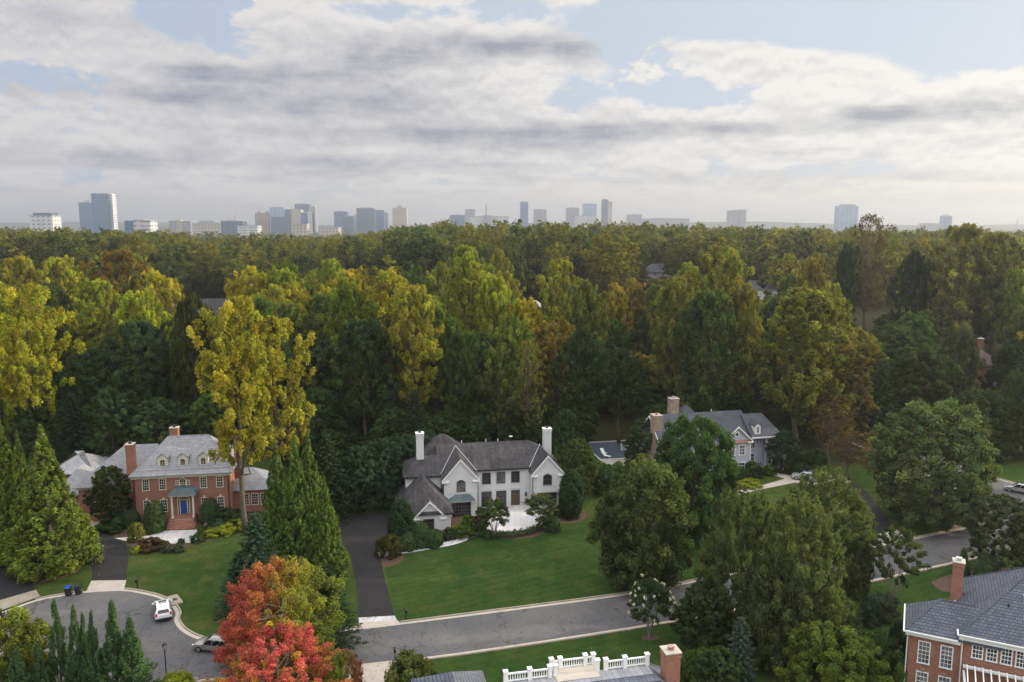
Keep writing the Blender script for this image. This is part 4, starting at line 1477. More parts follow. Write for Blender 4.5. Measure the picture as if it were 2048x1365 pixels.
# ------------------------------------------------------------------ grey-mauve house behind the round tree
def grey_house():
    H = empty('grey_house', (42.49, 138.52, 0), R(12))
    tag(H, 'lavender grey clapboard house with white trim and fieldstone chimneys', 'house')
    part(H, 'wall', 'siding', lambda b: (gable_wall(b, 'u', 8.6, 4.4, -15.2, 2.4, 0, 6.5, 9.75), gable_wall(b, 'w', -2.3, 2.6, 0, 6, 0, 6.75, 9.1), b.box(2.3, 6.6, 4.2, 11.5, 0, 6.3), b.box(5.2, 8.0, 3.2, 10, 0, 6.2), b.box(-10, -4, 10, 15, 0, 6.5)))

    def roof(b):
        gable_slab(b, 'u', 8.6, 4.4, -15.6, 2.8, 6.5, 9.9, over=.5)
        gable_slab(b, 'w', -2.3, 2.6, -.3, 7.5, 6.75, 9.2, over=.4)
        hip_roof(b, 2.0, 8.4, 2.7, 11.6, 6.35, 9.7, 'u', a0=2.0, a1=6.2)
        hip_roof(b, -11, -3, 8, 15.5, 6.6, 10.8, 'u')
    part(H, 'roof', 'grey_shingle', roof)
    part(H, 'corner_board', 'white', lambda b: [b.box(u - .08, u + .08, w - .05, w + .08, 0, z) for u, w, z in ((.3, 0, 6.6), (-4.9, 0, 6.6), (6.6, 4.15, 6.2), (8.0, 3.15, 6.1), (5.15, 3.15, 6.1), (-15.2, 4.2, 6.4), (-15.2, 13.0, 6.4))])
    part(H, 'eave_board', 'white', lambda b: (b.box(2.0, 8.45, 2.55, 2.72, 6.1, 6.35), b.box(-15.6, -5, 3.55, 3.7, 5.95, 6.12), b.box(.4, 2.2, 3.55, 3.7, 5.95, 6.12)))
    # rake boards of the left gable end
    def rk(b):
        for sg in (-1, 1):
            pts = []
            for s in (-15.72, -15.58):
                for q, z in ((8.6, 9.92), (8.6 + sg * 4.9, 6.1), (8.6 + sg * 4.9, 5.85), (8.6, 9.65)):
                    pts.append((s, q, z))
            b.mesh(pts, [(0, 1, 5, 4), (1, 2, 6, 5), (2, 3, 7, 6), (3, 0, 4, 7), (0, 3, 2, 1), (4, 5, 6, 7)])
    part(H, 'rake_board', 'white', rk)
    rake(H, -2.3, 2.6, -.3, 6.75, 9.2)
    part(H, 'gable_skirt_roof', 'red_copper', lambda b: b.mesh([(-5.1, -.35, 6.35), (.55, -.35, 6.35), (.55, 0.0, 6.75), (-5.1, 0.0, 6.75), (-5.1, .05, 6.3), (.55, .05, 6.3)], [(0, 1, 2, 3), (0, 4, 5, 1), (3, 2, 5, 4), (0, 3, 4), (1, 5, 2)]))
    ow = part(H, 'round_window', 'white', lambda b: b.tube([(-2.45 + .36 * math.cos(k * .3927), -.05, 7.85 + .36 * math.sin(k * .3927)) for k in range(17)], .08, 6, cap=False))
    part(ow, 'pane', 'glass', lambda b: b.mesh([(-2.45 + .36 * math.cos(k * .3927), -.04, 7.85 + .36 * math.sin(k * .3927)) for k in range(16)], [tuple(range(16))]))
    for u in (-3.3, -1.35):
        window(H, 'F', 0, u, 4.1, 1.0, 1.7, 'white', 'curtain_glass', 2, 3, fw=.12)
    window(H, 'F', 0, -1.6, .9, 1.7, 1.7, 'white', None, 4, 3, fw=.12)
    window(H, 'F', 3.2, 5.9, 4.2, .8, 1.4, 'white', None, 2, 3, fw=.1)
    window(H, 'R', .3, 3.0, 3.9, .9, 1.6, 'white', None, 2, 3, fw=.1)
    window(H, 'F', 4.2, 3.0, 3.9, .9, 1.6, 'white', None, 2, 3, fw=.1)
    window(H, 'F', 4.2, 3.0, .8, .9, 2.0, 'white', None, 2, 3, fw=.1)
    for w_ in (11.2, ):
        window(H, 'L', -15.2, w_, 3.6, 1.3, 1.9, 'white', None, 4, 3, fw=.12)
    d = part(H, 'dormer', 'white', lambda b: gable_wall(b, 'w', 3.4, .55, 3.2, 6.4, 6.6, 8.35, 8.9))
    part(d, 'dormer_roof', 'grey_shingle', lambda b: gable_slab(b, 'w', 3.4, .55, 3.0, 6.8, 8.38, 8.95, over=.2, th=.1))
    window(d, 'F', 3.2, 3.4, 7.05, .5, 1.05, 'white', None, 2, 3, fw=.07)
    # entry porch
    part(H, 'portico_roof', 'grey_shingle', lambda b: b.mesh([(5.0, 1.3, 3.5), (8.5, 1.3, 3.5), (8.5, 3.2, 4.3), (5.0, 3.2, 4.3), (5.0, 1.3, 3.35), (8.5, 1.3, 3.35), (8.5, 3.2, 3.35), (5.0, 3.2, 3.35)], [(0, 1, 2, 3), (0, 4, 5, 1), (4, 7, 6, 5), (0, 3, 7, 4), (1, 5, 6, 2), (2, 6, 7, 3)]))
    part(H, 'porch_beam', 'white', lambda b: (b.box(5.2, 8.3, 1.45, 1.7, 2.95, 3.33), [b.box(5.2 + k * .2, 5.4 + k * .2, 1.5, 1.65, 2.95 - .35 * (1 - abs(math.sin(math.pi * k / 15))) , 2.96) for k in range(15)]))
    for u in (5.4, 8.1):
        part(H, 'column', 'white', lambda b: b.box(u - .16, u + .16, 1.42, 1.74, 0, 2.95))
    part(H, 'door', 'wood_door', lambda b: (b.box(6.4, 7.4, 3.08, 3.19, 0.1, 2.3), b.box(6.5, 7.3, 3.05, 3.1, .3, 1.0), b.box(6.5, 7.3, 3.05, 3.1, 1.2, 2.1)))
    chimney(H, -15.9, -14.4, 5.6, 7.4, 0, 10.6, 'stone', 'concrete', 'steps')
    chimney(H, -10.8, -9.1, 10.2, 11.7, 5.0, 12.5, 'stone', 'concrete', 'concrete')
    part(H, 'roof_vent', 'white', lambda b: b.tube([(-3, 9.2, 9.4), (-3, 9.2, 10.4)], .08, 6))


grey_house()


# ------------------------------------------------------------------ brick house, near right
def near_brick_house():
    H = empty('near_brick_house', (36.85, 70.03, 0), R(-27))
    tag(H, 'brick house with blue grey shingles and a white pergola under four upper windows', 'house')
    part(H, 'wall', 'brick', lambda b: (b.box(.45, 5.0, .4, 5.4, 0, 7.1), b.box(4.9, 22, 0.3, 12.2, 0, 7.8)))
    part(H, 'eave_board', 'white', lambda b: (b.box(.1, 4.62, .05, .4, 6.85, 7.16), b.box(.1, .45, .4, 5.8, 6.85, 7.16), b.box(4.45, 22.3, -.1, .3, 7.5, 7.88), b.box(4.5, 4.9, .3, 12.6, 7.5, 7.88)))

    def roof(b):
        hip_roof(b, 0, 8, 0, 5.8, 7.3, 9.7, 'u', a0=2.9, a1=7.9, fascia=.12)
        hip_roof(b, 4.4, 22.4, -.15, 12.6, 8.02, 13.4, 'u', fascia=.12)
    rf = part(H, 'roof', 'blue_shingle', roof)
    ridge_line(rf, [((0.05, .05, 7.35), (2.9, 2.9, 9.72)), ((4.45, -.1, 8.06), (10.75, 6.2, 13.42)), ((4.45, 12.5, 8.06), (10.75, 6.2, 13.42)), ((2.9, 2.9, 9.72), (5.8, 2.9, 9.72))], 'blue_shingle', .07, 'ridge_cap')
    for q_ in ((-.12, 4.4, -.12, 0.0, 7.16, 7.3), (-.12, 0, 0, 5.8, 7.16, 7.3), (4.3, 22.4, -.28, -.16, 7.9, 8.02), (4.28, 4.4, -.15, 9, 7.9, 8.02)):
        part(H, 'gutter', 'white', lambda b: b.box(*q_))
    chimney(H, 3.95, 4.88, 7.2, 8.3, 0, 12.0, 'brick', 'concrete', 'lead')
    for u in (1.75, 3.6):
        f = window(H, 'F', .4, u, 4.25, .86, 2.05, 'white', 'curtain_glass', 3, 5, fw=.1, keystone='stone')
        window(H, 'F', .4, u, 1.1, .86, 2.15, 'white', 'curtain_glass', 3, 5, fw=.1, keystone='stone')
    for k in range(8):
        window(H, 'F', .3, 6.0 + 1.13 * k, 6.02 - .1, .72, 1.5, 'white', None, 3, 4, fw=.1, mw=.045)
    downspout(H, [(.3, .1, 7.2), (.3, .28, 6.7), (.3, .3, .1)], 'white')
    downspout(H, [(4.75, .1, 7.6), (4.8, .1, .1)], 'white')
    part(H, 'roof_vent', 'lead', lambda b: (b.tube([(9.6, 3.2, 10.6), (9.6, 3.2, 11.5)], .1, 8), b.box(9.45, 9.75, 3.05, 3.35, 11.45, 11.5)))
    part(H, 'roof_vent', 'black', lambda b: b.tube([(8.3, 2.6, 10.0), (8.3, 2.6, 10.6)], .07, 8))
    pg = part(H, 'pergola', 'white', lambda b: (b.box(4.95, 16, -3.5, -3.3, 4.2, 4.5), b.box(4.95, 16, -.3, .0, 4.95, 5.15), b.box(4.95, 5.12, -3.6, -.1, 4.4, 4.65)))
    part(pg, 'slat', 'white', lambda b: [b.mesh([(u, -3.9, 4.5), (u + .09, -3.9, 4.5), (u + .09, -.2, 5.15), (u, -.2, 5.15), (u, -3.9, 4.68), (u + .09, -3.9, 4.68), (u + .09, -.2, 5.33), (u, -.2, 5.33)],
                                                [(0, 3, 2, 1), (4, 5, 6, 7), (0, 1, 5, 4), (1, 2, 6, 5), (2, 3, 7, 6), (3, 0, 4, 7)]) for u in [5.2 + k * .62 for k in range(17)]])
    for u in (5.1, 9.5):
        part(pg, 'post', 'white', lambda b: (b.box(u, u + .26, -3.55, -3.28, 0, 4.2), b.box(u - .06, u + .32, -3.62, -3.22, 3.95, 4.15)))
    # small white balustrade of the far-side balcony
    part(H, 'balustrade', 'white', lambda b: (b.box(7.0, 7.25, 12.9, 13.15, 7.0, 8.2), b.box(10.2, 10.45, 12.9, 13.15, 7.0, 8.2), b.box(7.2, 10.3, 12.97, 13.07, 7.95, 8.05), b.box(7.2, 10.3, 12.97, 13.07, 7.25, 7.33), [b.box(7.4 + k * .22, 7.46 + k * .22, 12.98, 13.06, 7.3, 7.97) for k in range(13)]))


near_brick_house()


# ------------------------------------------------------------------ house with a roof terrace at the bottom of the photo
def terrace_house():
    H = empty('terrace_house', (-.52, 58.9, 0), R(12.5))
    tag(H, 'house roof with a white balustraded terrace and one brick chimney', 'house')
    part(H, 'wall', 'brick', lambda b: (b.box(-1.5, 13.2, -14, 1.2, 0, 6.8), b.box(-6.6, -1.2, -6, 5.7, 0, 6.1)))

    def roof(b):
        e, t = 6.9, 8.75
        b.mesh([(-3.2, -14.5, e), (14.6, -14.5, e), (14.6, 1.9, e), (-3.2, 1.9, e), (-.9, -2.4, t), (12.2, -2.4, t), (12.2, .15, t), (-.9, .15, t), (-3.2, -14.5, e - .15), (14.6, -14.5, e - .15), (14.6, 1.9, e - .15), (-3.2, 1.9, e - .15)],
               [(1, 2, 6, 5), (2, 3, 7, 6), (3, 0, 4, 7), (0, 1, 5, 4), (4, 5, 6, 7), (8, 9, 1, 0), (9, 10, 2, 1), (10, 11, 3, 2), (11, 8, 0, 3), (11, 10, 9, 8)])
        hip_roof(b, 3.0, 9.4, -7.4, -1.4, 8.5, 9.5, 'u', fascia=.8)
        hip_roof(b, -7.0, -.75, -8, 6.25, 6.3, 8.4, 'w', fascia=.12)
    part(H, 'roof', 'blue_shingle', roof)
    part(H, 'upper_roof', 'slate', lambda b: b.box(-.7, 12.0, -1.35, .1, 8.72, 8.80))
    part(H, 'terrace_floor', 'concrete', lambda b: (b.box(4.05, 7.7, -.9, 1.05, 8.55, 8.86)))
    part(H, 'terrace_wall', 'white', lambda b: (b.box(3.9, 7.85, -.2, 1.2, 5.5, 8.54)))
    posts = [(0, 0), (1.98, 0), (3.65, 0), (4.12, .05), (4.05, 1.0), (4.8, 1.0), (6.95, 1.0), (7.65, 1.0), (7.7, .05), (8.4, 0), (10.05, 0), (12.0, 0)]
    for u, w in posts:
        part(H, 'post', 'white', lambda b: (b.box(u - .15, u + .15, w - .15, w + .15, 8.6, 9.72), b.box(u - .2, u + .2, w - .2, w + .2, 9.72, 9.82)))

    def run(b, p, q):
        p, q = Vector((*p, 0)), Vector((*q, 0))
        L = (q - p).length
        t = (q - p) / L
        for z0, z1, hw in ((9.45, 9.56, .07), (8.88, 8.96, .05)):
            n = Vector((-t.y, t.x, 0)) * hw
            pts = [p - n, q - n, q + n, p + n]
            b.mesh([(v.x, v.y, z) for z in (z0, z1) for v in pts], [(0, 3, 2, 1), (4, 5, 6, 7), (0, 1, 5, 4), (1, 2, 6, 5), (2, 3, 7, 6), (3, 0, 4, 7)])
        for k in range(1, int(L / .2)):
            v = p + t * (k * .2)
            b.lathe([(.03, 8.95), (.055, 9.1), (.03, 9.28), (.04, 9.45)], v.x, v.y, 6)
    for i, j in ((0, 1), (1, 2), (4, 5), (5, 6), (6, 7), (9, 10), (10, 11)):
        part(H, 'railing', 'white', lambda b: run(b, posts[i], posts[j]))
    chimney(H, 12.9, 14.1, -1.9, -.7, 0, 10.7, 'brick', 'concrete', 'steps')
    ridge_line(H, [((-.9, -2.4, 8.78), (12.2, -2.4, 8.78)), ((12.2, .15, 8.78), (14.6, 1.9, 6.93)), ((12.2, -2.4, 8.78), (14.6, -14.5, 6.93))], 'blue_shingle', .07, 'ridge_cap')


terrace_house()


# ------------------------------------------------------------------ houses half hidden in the woods
def wood_house(X, Y, rz, L, D, hw, hr, wm, rm, label, hip=True, chim=True, name='wood_house', trim='white'):
    z = float(ground(X, Y))
    H = empty(name, (X, Y, z), R(rz))
    tag(H, label, 'house')
    if hip:
        part(H, 'wall', wm, lambda b: b.box(-L / 2, L / 2, 0, D, -2, hw))
        part(H, 'roof', rm, lambda b: (hip_roof(b, -L / 2 - .5, L / 2 + .5, -.5, D + .5, hw + .1, hr, 'u')))
    else:
        part(H, 'wall', wm, lambda b: (b.box(-L / 2, L / 2, 0, D, -2, hw), gable_wall(b, 'w', 0, L * .28, -1.5, D * .5, -2, hw, hr - .3)))
        part(H, 'roof', rm, lambda b: (gable_slab(b, 'u', D / 2, D / 2, -L / 2 - .4, L / 2 + .4, hw, hr), gable_slab(b, 'w', 0, L * .28, -1.8, D * .5, hw, hr)))
        rake(H, 0, L * .28, -1.8, hw, hr)
    part(H, 'eave_board', trim, lambda b: b.box(-L / 2 - .4, L / 2 + .4, -.42, -.3, hw - .25, hw - .02))
    if chim:
        chimney(H, L * .28, L * .28 + 1.2, D * .45, D * .45 + 1.1, hw, hr + 1.6, 'brick_far' if wm == 'brick_far' else 'stucco', 'white', 'concrete')
    for k in range(4):
        u = -L / 2 + L * (k + .5) / 4
        if not hip and abs(u) < L * .29:
            continue
        window(H, 'F', 0, u, .9, 1.0, 1.6, trim, None, 2, 3)
        if hw > 5:
            window(H, 'F', 0, u, 3.9, 1.0, 1.5, trim, None, 2, 3)
    return H


def at_d(px, Y, z=0.0):
    d = Y * _c - (z - CAM_H) * _s
    return ((px - 1024) / FPX * d, Y)


HOUSES_FAR = [
    (at_d(1925, 208), -6, 19, 11, 6.2, 11.0, 'brick_far', 'brown_shingle', 'brick house with brownish roof and white capped chimney, half hidden by a pale green tree', True, True),
    (at_d(398, 272), 8, 20, 12, 6.0, 11.5, 'stucco', 'old_shingle', 'dark roofed house with white raking boards showing between yellow trees', False, False),
    (at_d(1072, 285), 4, 10, 9, 4.5, 8.6, 'cream', 'lead', 'small cream house with a pale roof glimpsed between poplars', True, False),
    (at_d(1722, 236), -4, 12, 10, 5.6, 9.6, 'brick_far', 'blue_shingle', 'brick house corner with a blue grey roof deep in the trees', True, False),
    (at_d(1843, 262), 0, 14, 9, 4.0, 7.6, 'siding', 'grey_shingle', 'low grey roofed house between dark trunks', True, False),
    (at_d(1316, 400), 0, 16, 10, 5.5, 9.5, 'siding', 'grey_shingle', 'distant grey roofed house beside a brown crown', True, False),
    (at_d(1520, 340), 5, 16, 9, 4.5, 8.0, 'stucco', 'grey_shingle', 'distant pale house under a light green oak', True, False),
    (at_d(182, 235), 10, 10, 8, 4.6, 7.6, 'stucco', 'grey_shingle', 'small white gabled house glimpsed beside a bright hedge tree', False, False),
    (at_d(1262, 206), 8, 14, 9, 6.0, 9.6, 'brick_far', 'brown_shingle', 'brick house with a white capped chimney almost buried in green crowns', True, True),
]
for (xy, rz, L, D, hw, hr, wm, rm, lab, hip, ch) in HOUSES_FAR:
    wood_house(xy[0], xy[1], rz, L, D, hw, hr, wm, rm, lab, hip, ch)


# ------------------------------------------------------------------ cars
def paint(name, col, metal=0.0):
    m, t = mat(name)
    b = t.n('ShaderNodeBsdfPrincipled')
    tc = t.n('ShaderNodeTexCoord').outputs['Object']
    so = t.n('ShaderNodeSeparateXYZ')
    t.link(tc, so.inputs[0])
    dirt = t.m('MULTIPLY', t.rng(so.outputs[2], .15, .7, 1, 0), t.rng(t.noise(tc, 3.0, 4.0, .6), .3, .7, .2, .8))
    t.link(t.mix(t.m('MULTIPLY', dirt, .5), (*col, 1), (0.16, 0.14, 0.12, 1)), b.inputs['Base Color'])
    b.inputs['Roughness'].default_value = 0.25
    b.inputs['Metallic'].default_value = metal
    b.inputs['Coat Weight'].default_value = 0.6
    o = t.n('ShaderNodeOutputMaterial')
    t.link(b.outputs[0], o.inputs[0])
    return m


M['tyre'] = plain('tyre_mat', (0.02, 0.02, 0.02), 0.9, 0.1)
M['rim'] = plain('alloy_rim', (0.42, 0.42, 0.43), 0.35, 0.5, 0.7)
M['tail'] = plain('tail_lamp', (0.42, 0.012, 0.015), 0.2, 0.5)
M['lamp_lens'] = plain('head_lamp', (0.62, 0.64, 0.66), 0.15, 0.6)
M['trim'] = plain('black_trim', (0.025, 0.025, 0.027), 0.6, 0.3)


def car(px, py, heading, body, label, kind='suv', rails=True, name='parked_car'):
    X, Y = G(px, py, .3)
    Cc = empty(name, (X, Y, 0.016), R(heading))
    tag(Cc, label, 'car', 'cars parked along the street and drives')
    Hs = dict(suv=1.0, wagon=.92)[kind]
    L = 2.25
    # stations along the length (front +x): x, half width, underside, shoulder, roof, roof half width
    st = [(-L, .72, .45, .85, .93, .62), (-L + .1, .86, .32, 1.0, 1.12, .70), (-L + .34, .92, .26, 1.02, 1.48, .62), (-1.5, .93, .24, 1.02, 1.64, .64), (-.5, .93, .24, 1.0, 1.69, .66), (.25, .93, .24, .99, 1.63, .64),
          (.62, .93, .24, .98, 1.42, .66), (1.12, .92, .24, .97, 1.03, .76), (1.75, .89, .26, .90, .95, .72), (L - .12, .80, .30, .76, .82, .62), (L, .66, .40, .64, .70, .54)]
    vs, fs = [], []
    for x, hw, z0, zs, zr, rw in st:
        zs *= Hs
        zr *= Hs
        half = [(hw * .86, z0), (hw, z0 + .16), (hw * 1.0, zs - .22), (hw * .965, zs), (rw * 1.02, zr - .05), (rw * .82, zr)]
        ring = [(x, -a, z) for a, z in half] + [(x, a, z) for a, z in half[::-1]]
        vs += ring
    n = 12
    for i in range(len(st) - 1):
        for k in range(n):
            fs.append((i * n + k, (i + 1) * n + k, (i + 1) * n + (k + 1) % n, i * n + (k + 1) % n))
    fs += [tuple(range(n)), tuple((len(st) - 1) * n + k for k in range(n))[::-1]]
    mb = MB()
    mb.mesh(vs, fs)
    bo = recalc(mb.build('body', body, Cc))
    bv = bo.modifiers.new('bevel', 'BEVEL')
    bv.width = .045
    bv.segments = 2
    bv.limit_method = 'ANGLE'
    bv.angle_limit = R(22)
    bo.data.polygons.foreach_set('use_smooth', [True] * len(bo.data.polygons))
    zS = lambda z: z * Hs
    e = .012
    # glass lies on the slopes of the body
    ws = [(.64, .60, 1.40), (1.08, .70, 1.045)]
    part(Cc, 'windscreen', 'car_glass', lambda b: b.poly([(.64 + e, -.56, zS(1.405) + e), (1.09, -.68, zS(1.05) + .02), (1.09, .68, zS(1.05) + .02), (.64 + e, .56, zS(1.405) + e)]) or b.poly([(.30, -.54, zS(1.61) + .015), (.64 + e, -.56, zS(1.405) + .012), (.64 + e, .56, zS(1.405) + .012), (.30, .54, zS(1.61) + .015)]))
    part(Cc, 'rear_window', 'car_glass', lambda b: b.poly([(-L + .265, -.53, zS(1.455)), (-L + .265, .53, zS(1.455)), (-L + .06, .62, zS(1.13)), (-L + .06, -.62, zS(1.13))]))
    for sg in (-1, 1):
        def side(b):
            for x0, x1, t0, t1 in ((-1.72, -1.06, -1.62, -1.06), (-1.0, -.18, -1.0, -.18), (-.1, .98, -.1, .42)):
                b.poly([(x0, sg * .915, zS(1.045)), (x1, sg * .915, zS(1.035)), (t1, sg * .715, zS(1.50)), (t0, sg * .715, zS(1.52))])
        part(Cc, 'side_window', 'car_glass', side)
        if rails:
            part(Cc, 'roof_rail', 'black', lambda b: b.tube([(-1.6, sg * .56, zS(1.66)), (-1.5, sg * .57, zS(1.73)), (.1, sg * .57, zS(1.73)), (.25, sg * .56, zS(1.66))], .022, 5))
        part(Cc, 'headlight', 'lamp_lens', lambda b: b.box(L - .26, L - .06, sg * .70 - .1, sg * .70 + .1, zS(.68), zS(.80)))
        part(Cc, 'taillight', 'tail', lambda b: b.box(-L + .0, -L + .20, sg * .76 - .09, sg * .76 + .1, zS(.82), zS(1.14)))
        part(Cc, 'mirror', body, lambda b: b.box(.74, .92, sg * 1.0 - .1, sg * 1.0 + .1, zS(1.03), zS(1.17)))
        for xw in (-1.32, 1.38):
            wl = empty('wheel', (xw, sg * .83, .34))
            wl.parent = Cc
            part(wl, 'tyre', 'tyre', lambda b: b.tube([(0, -.12, 0), (0, -.09, 0), (0, .09, 0), (0, .12, 0)], [.29, .34, .34, .29], 20))
            part(wl, 'rim', 'rim', lambda b: b.tube([(0, -.125, 0), (0, .125, 0)], .215, 10))
    part(Cc, 'bumper', 'trim', lambda b: b.box(-L - .05, -L + .25, -.8, .8, .36, .56))
    part(Cc, 'bumper', 'trim', lambda b: b.box(L - .25, L + .02, -.66, .66, .36, .54))
    part(Cc, 'licence_plate', 'white', lambda b: b.box(-L - .02, -L + .02, -.26, .26, .74, .86))
    if kind == 'suv':
        part(Cc, 'sunroof', 'car_glass', lambda b: b.poly([(-.75, -.42, zS(1.688) + .006), (.05, -.42, zS(1.658) + .012), (.05, .42, zS(1.658) + .012), (-.75, .42, zS(1.688) + .006)]))
    return Cc


car(326, 1224, 116, paint('white_car_paint', (0.78, 0.79, 0.80)), 'white compact car with a black sunroof at the kerb of the turning circle', rails=False)
car(430, 1294, 170, paint('silver_car_paint', (0.36, 0.345, 0.32), .55), 'silver grey estate car half hidden by the red maple', 'wagon')
car(1610, 957, 152, paint('pale_silver_paint', (0.52, 0.54, 0.57), .45), 'silver car with black roof rails by the grey house walk', 'suv')
car(2040, 982, 140, paint('grey_silver_paint', (0.40, 0.41, 0.43), .5), 'grey silver car on the side street beyond the dark tree', 'suv', False)


# ------------------------------------------------------------------ street furniture
def street_lamp(px, py, h, label):
    X, Y = G(px, py)
    L = empty('street_lamp', (X, Y, 0), R(20))
    tag(L, label, 'street lamp', 'black post lamps along the street')
    part(L, 'post', 'black', lambda b: (b.lathe([(.20, 0), (.20, .25), (.12, .35), (.085, .8), (.06, 1.0), (.05, h - .75), (.09, h - .7), (.05, h - .66)], 0, 0, 10)))
    ln = part(L, 'lantern', 'lamp_lens', lambda b: b.lathe([(.12, h - .64), (.2, h - .25)], 0, 0, 6))
    part(ln, 'lantern_cap', 'black', lambda b: (b.lathe([(.26, h - .25), (.16, h - .1), (.04, h - .03), (.03, h + .08)], 0, 0, 8), [b.tube([(.12 * math.cos(k * 1.047), .12 * math.sin(k * 1.047), h - .64), (.21 * math.cos(k * 1.047), .21 * math.sin(k * 1.047), h - .25)], .018, 4) for k in range(6)]))


street_lamp(334, 1371, 4.5, 'tall black post lamp beside the feathery cypresses')
street_lamp(1363, 1163, 2.9, 'black post lamp on the grass by the storm drain')


def mailbox(px, py, label, rz=0):
    X, Y = G(px, py)
    o = empty('mailbox', (X, Y, 0), R(rz))
    tag(o, label, 'mailbox', 'kerbside mailboxes')
    part(o, 'post', 'black', lambda b: (b.box(-.05, .05, -.05, .05, 0, 1.15), b.box(-.04, .04, -.4, .2, .95, 1.02), b.tube([(0, -.05, .65), (0, -.33, .95)], .025, 4)))
    def bx(b):
        n = 8
        for i in range(1):
            prof = [(-.13, 0), (.13, 0)] + [(.13 * math.cos(math.pi * k / n), .17 + .13 * math.sin(math.pi * k / n)) for k in range(n + 1)]
            m_ = len(prof)
            vs = [(x, y, 1.02 + z) for y in (-.45, .25) for x, z in prof]
            b.mesh(vs, [tuple(range(m_)), tuple(range(m_, 2 * m_))[::-1]] + [(k, (k + 1) % m_, m_ + (k + 1) % m_, m_ + k) for k in range(m_)])
    bx_ = part(o, 'box', 'black', bx)
    part(bx_, 'flag', 'tail', lambda b: b.box(.14, .16, -.1, .1, 1.2, 1.36))


mailbox(275, 1178, 'black mailbox on the lawn beside the concrete drive apron', 10)
mailbox(812, 1240, 'black mailbox on the mown lawn near the paved drive', 15)
mailbox(1818, 1068, 'black mailbox on the grass beyond the grey house drive', 15)
mailbox(790, 1322, 'black mailbox poking up behind the variegated holly', 190)


def bin_(px, py, lid, label, rz):
    X, Y = G(px, py)
    o = empty('wheelie_bin', (X, Y, .02), R(rz))
    tag(o, label, 'bin', 'bins put out at the kerb')
    part(o, 'body', 'trim', lambda b: b.mesh([(-.24, -.28, .06), (.24, -.28, .06), (.24, .26, .06), (-.24, .26, .06), (-.31, -.37, 1.08), (.31, -.37, 1.08), (.31, .34, 1.08), (-.31, .34, 1.08)], [(0, 3, 2, 1), (4, 5, 6, 7), (0, 1, 5, 4), (1, 2, 6, 5), (2, 3, 7, 6), (3, 0, 4, 7)]))
    l = part(o, 'lid', lid, lambda b: b.mesh([(-.34, -.42, 1.08), (.34, -.42, 1.08), (.34, .40, 1.08), (-.34, .40, 1.08), (-.27, -.34, 1.19), (.27, -.34, 1.19), (.29, .36, 1.22), (-.29, .36, 1.22)], [(0, 3, 2, 1), (4, 5, 6, 7), (0, 1, 5, 4), (1, 2, 6, 5), (2, 3, 7, 6), (3, 0, 4, 7)]))
    part(l, 'handle', lid, lambda b: b.tube([(-.25, .45, 1.1), (.25, .45, 1.1)], .025, 5))
    for sg in (-1, 1):
        part(o, 'wheel', 'tyre', lambda b: b.tube([(sg * .28, .28, .11), (sg * .33, .28, .11)], .12, 10))


M['blue_lid'] = plain('blue_plastic', (0.012, 0.075, 0.33), 0.4, 0.4)
bin_(137, 1192, M['blue_lid'], 'dark wheeled bin with a blue lid at the kerb', 10)
bin_(157, 1189, M['trim'], 'all black wheeled bin beside the blue lidded one', 6)


def drain(px, py, rz, label):
    X, Y = G(px, py)
    o = empty('storm_drain', (X, Y, 0), R(rz))
    tag(o, label, 'storm drain')
    part(o, 'slab', 'kerb', lambda b: b.box(-1.3, 1.3, 0, 1.3, 0, .17))
    part(o, 'opening', 'black', lambda b: b.box(-1.1, 1.1, -.02, .05, .03, .13))
    part(o, 'manhole_cover', 'trim', lambda b: b.tube([(0, .65, .17), (0, .65, .185)], .34, 16))


drain(1345, 1171, 16, 'concrete storm drain inlet at the kerb near the short lamp')
drain(338, 1205, -52, 'concrete storm drain inlet in the grass beside the white car')
drain(1908, 1058, 17, 'concrete storm drain inlet beside the big round street tree')


# ------------------------------------------------------------------ pool terrace behind the grey house garden
PX, PY = G(1235, 905)
pt = sheet("pool_terrace", [(1180, 900), (1190, 876), (1285, 876), (1300, 940), (1245, 945), (1205, 925)], 0.012, M['concrete'])
pool = empty('swimming_pool', (*G(1240, 900), 0.02), R(12))
tag(pool, 'covered blue swimming pool on a terrace behind the grey house', 'pool')
part(pool, 'coping', 'flagstone', lambda b: (b.box(-6, 6, -6.3, -5.8, 0, .12), b.box(-6, 6, 5.8, 6.3, 0, .12), b.box(-6.3, -6, -6.3, 6.3, 0, .12), b.box(6, 6.3, -6.3, 6.3, 0, .12)))
part(pool, 'cover', 'pool_cover', lambda b: b.box(-6, 6, -5.8, 5.8, 0, .08))


def lounge(px, py, rz, label):
    X, Y = G(px, py)
    o = empty('pool_chair', (X, Y, .02), R(rz))
    tag(o, label, 'chair', 'white chairs on the pool terrace')
    part(o, 'seat', 'white', lambda b: b.box(-.35, .35, -.9, .35, .36, .44))
    part(o, 'backrest', 'white', lambda b: b.mesh([(-.35, .35, .38), (.35, .35, .38), (.35, .95, .95), (-.35, .95, .95), (-.35, .35, .46), (.35, .35, .46), (.35, .9, 1.0), (-.35, .9, 1.0)], [(0, 3, 2, 1), (4, 5, 6, 7), (0, 1, 5, 4), (1, 2, 6, 5), (2, 3, 7, 6), (3, 0, 4, 7)]))
    for x in (-.3, .3):
        for y in (-.8, .3):
            part(o, 'leg', 'white', lambda b: b.box(x - .03, x + .03, y - .03, y + .03, 0, .37))


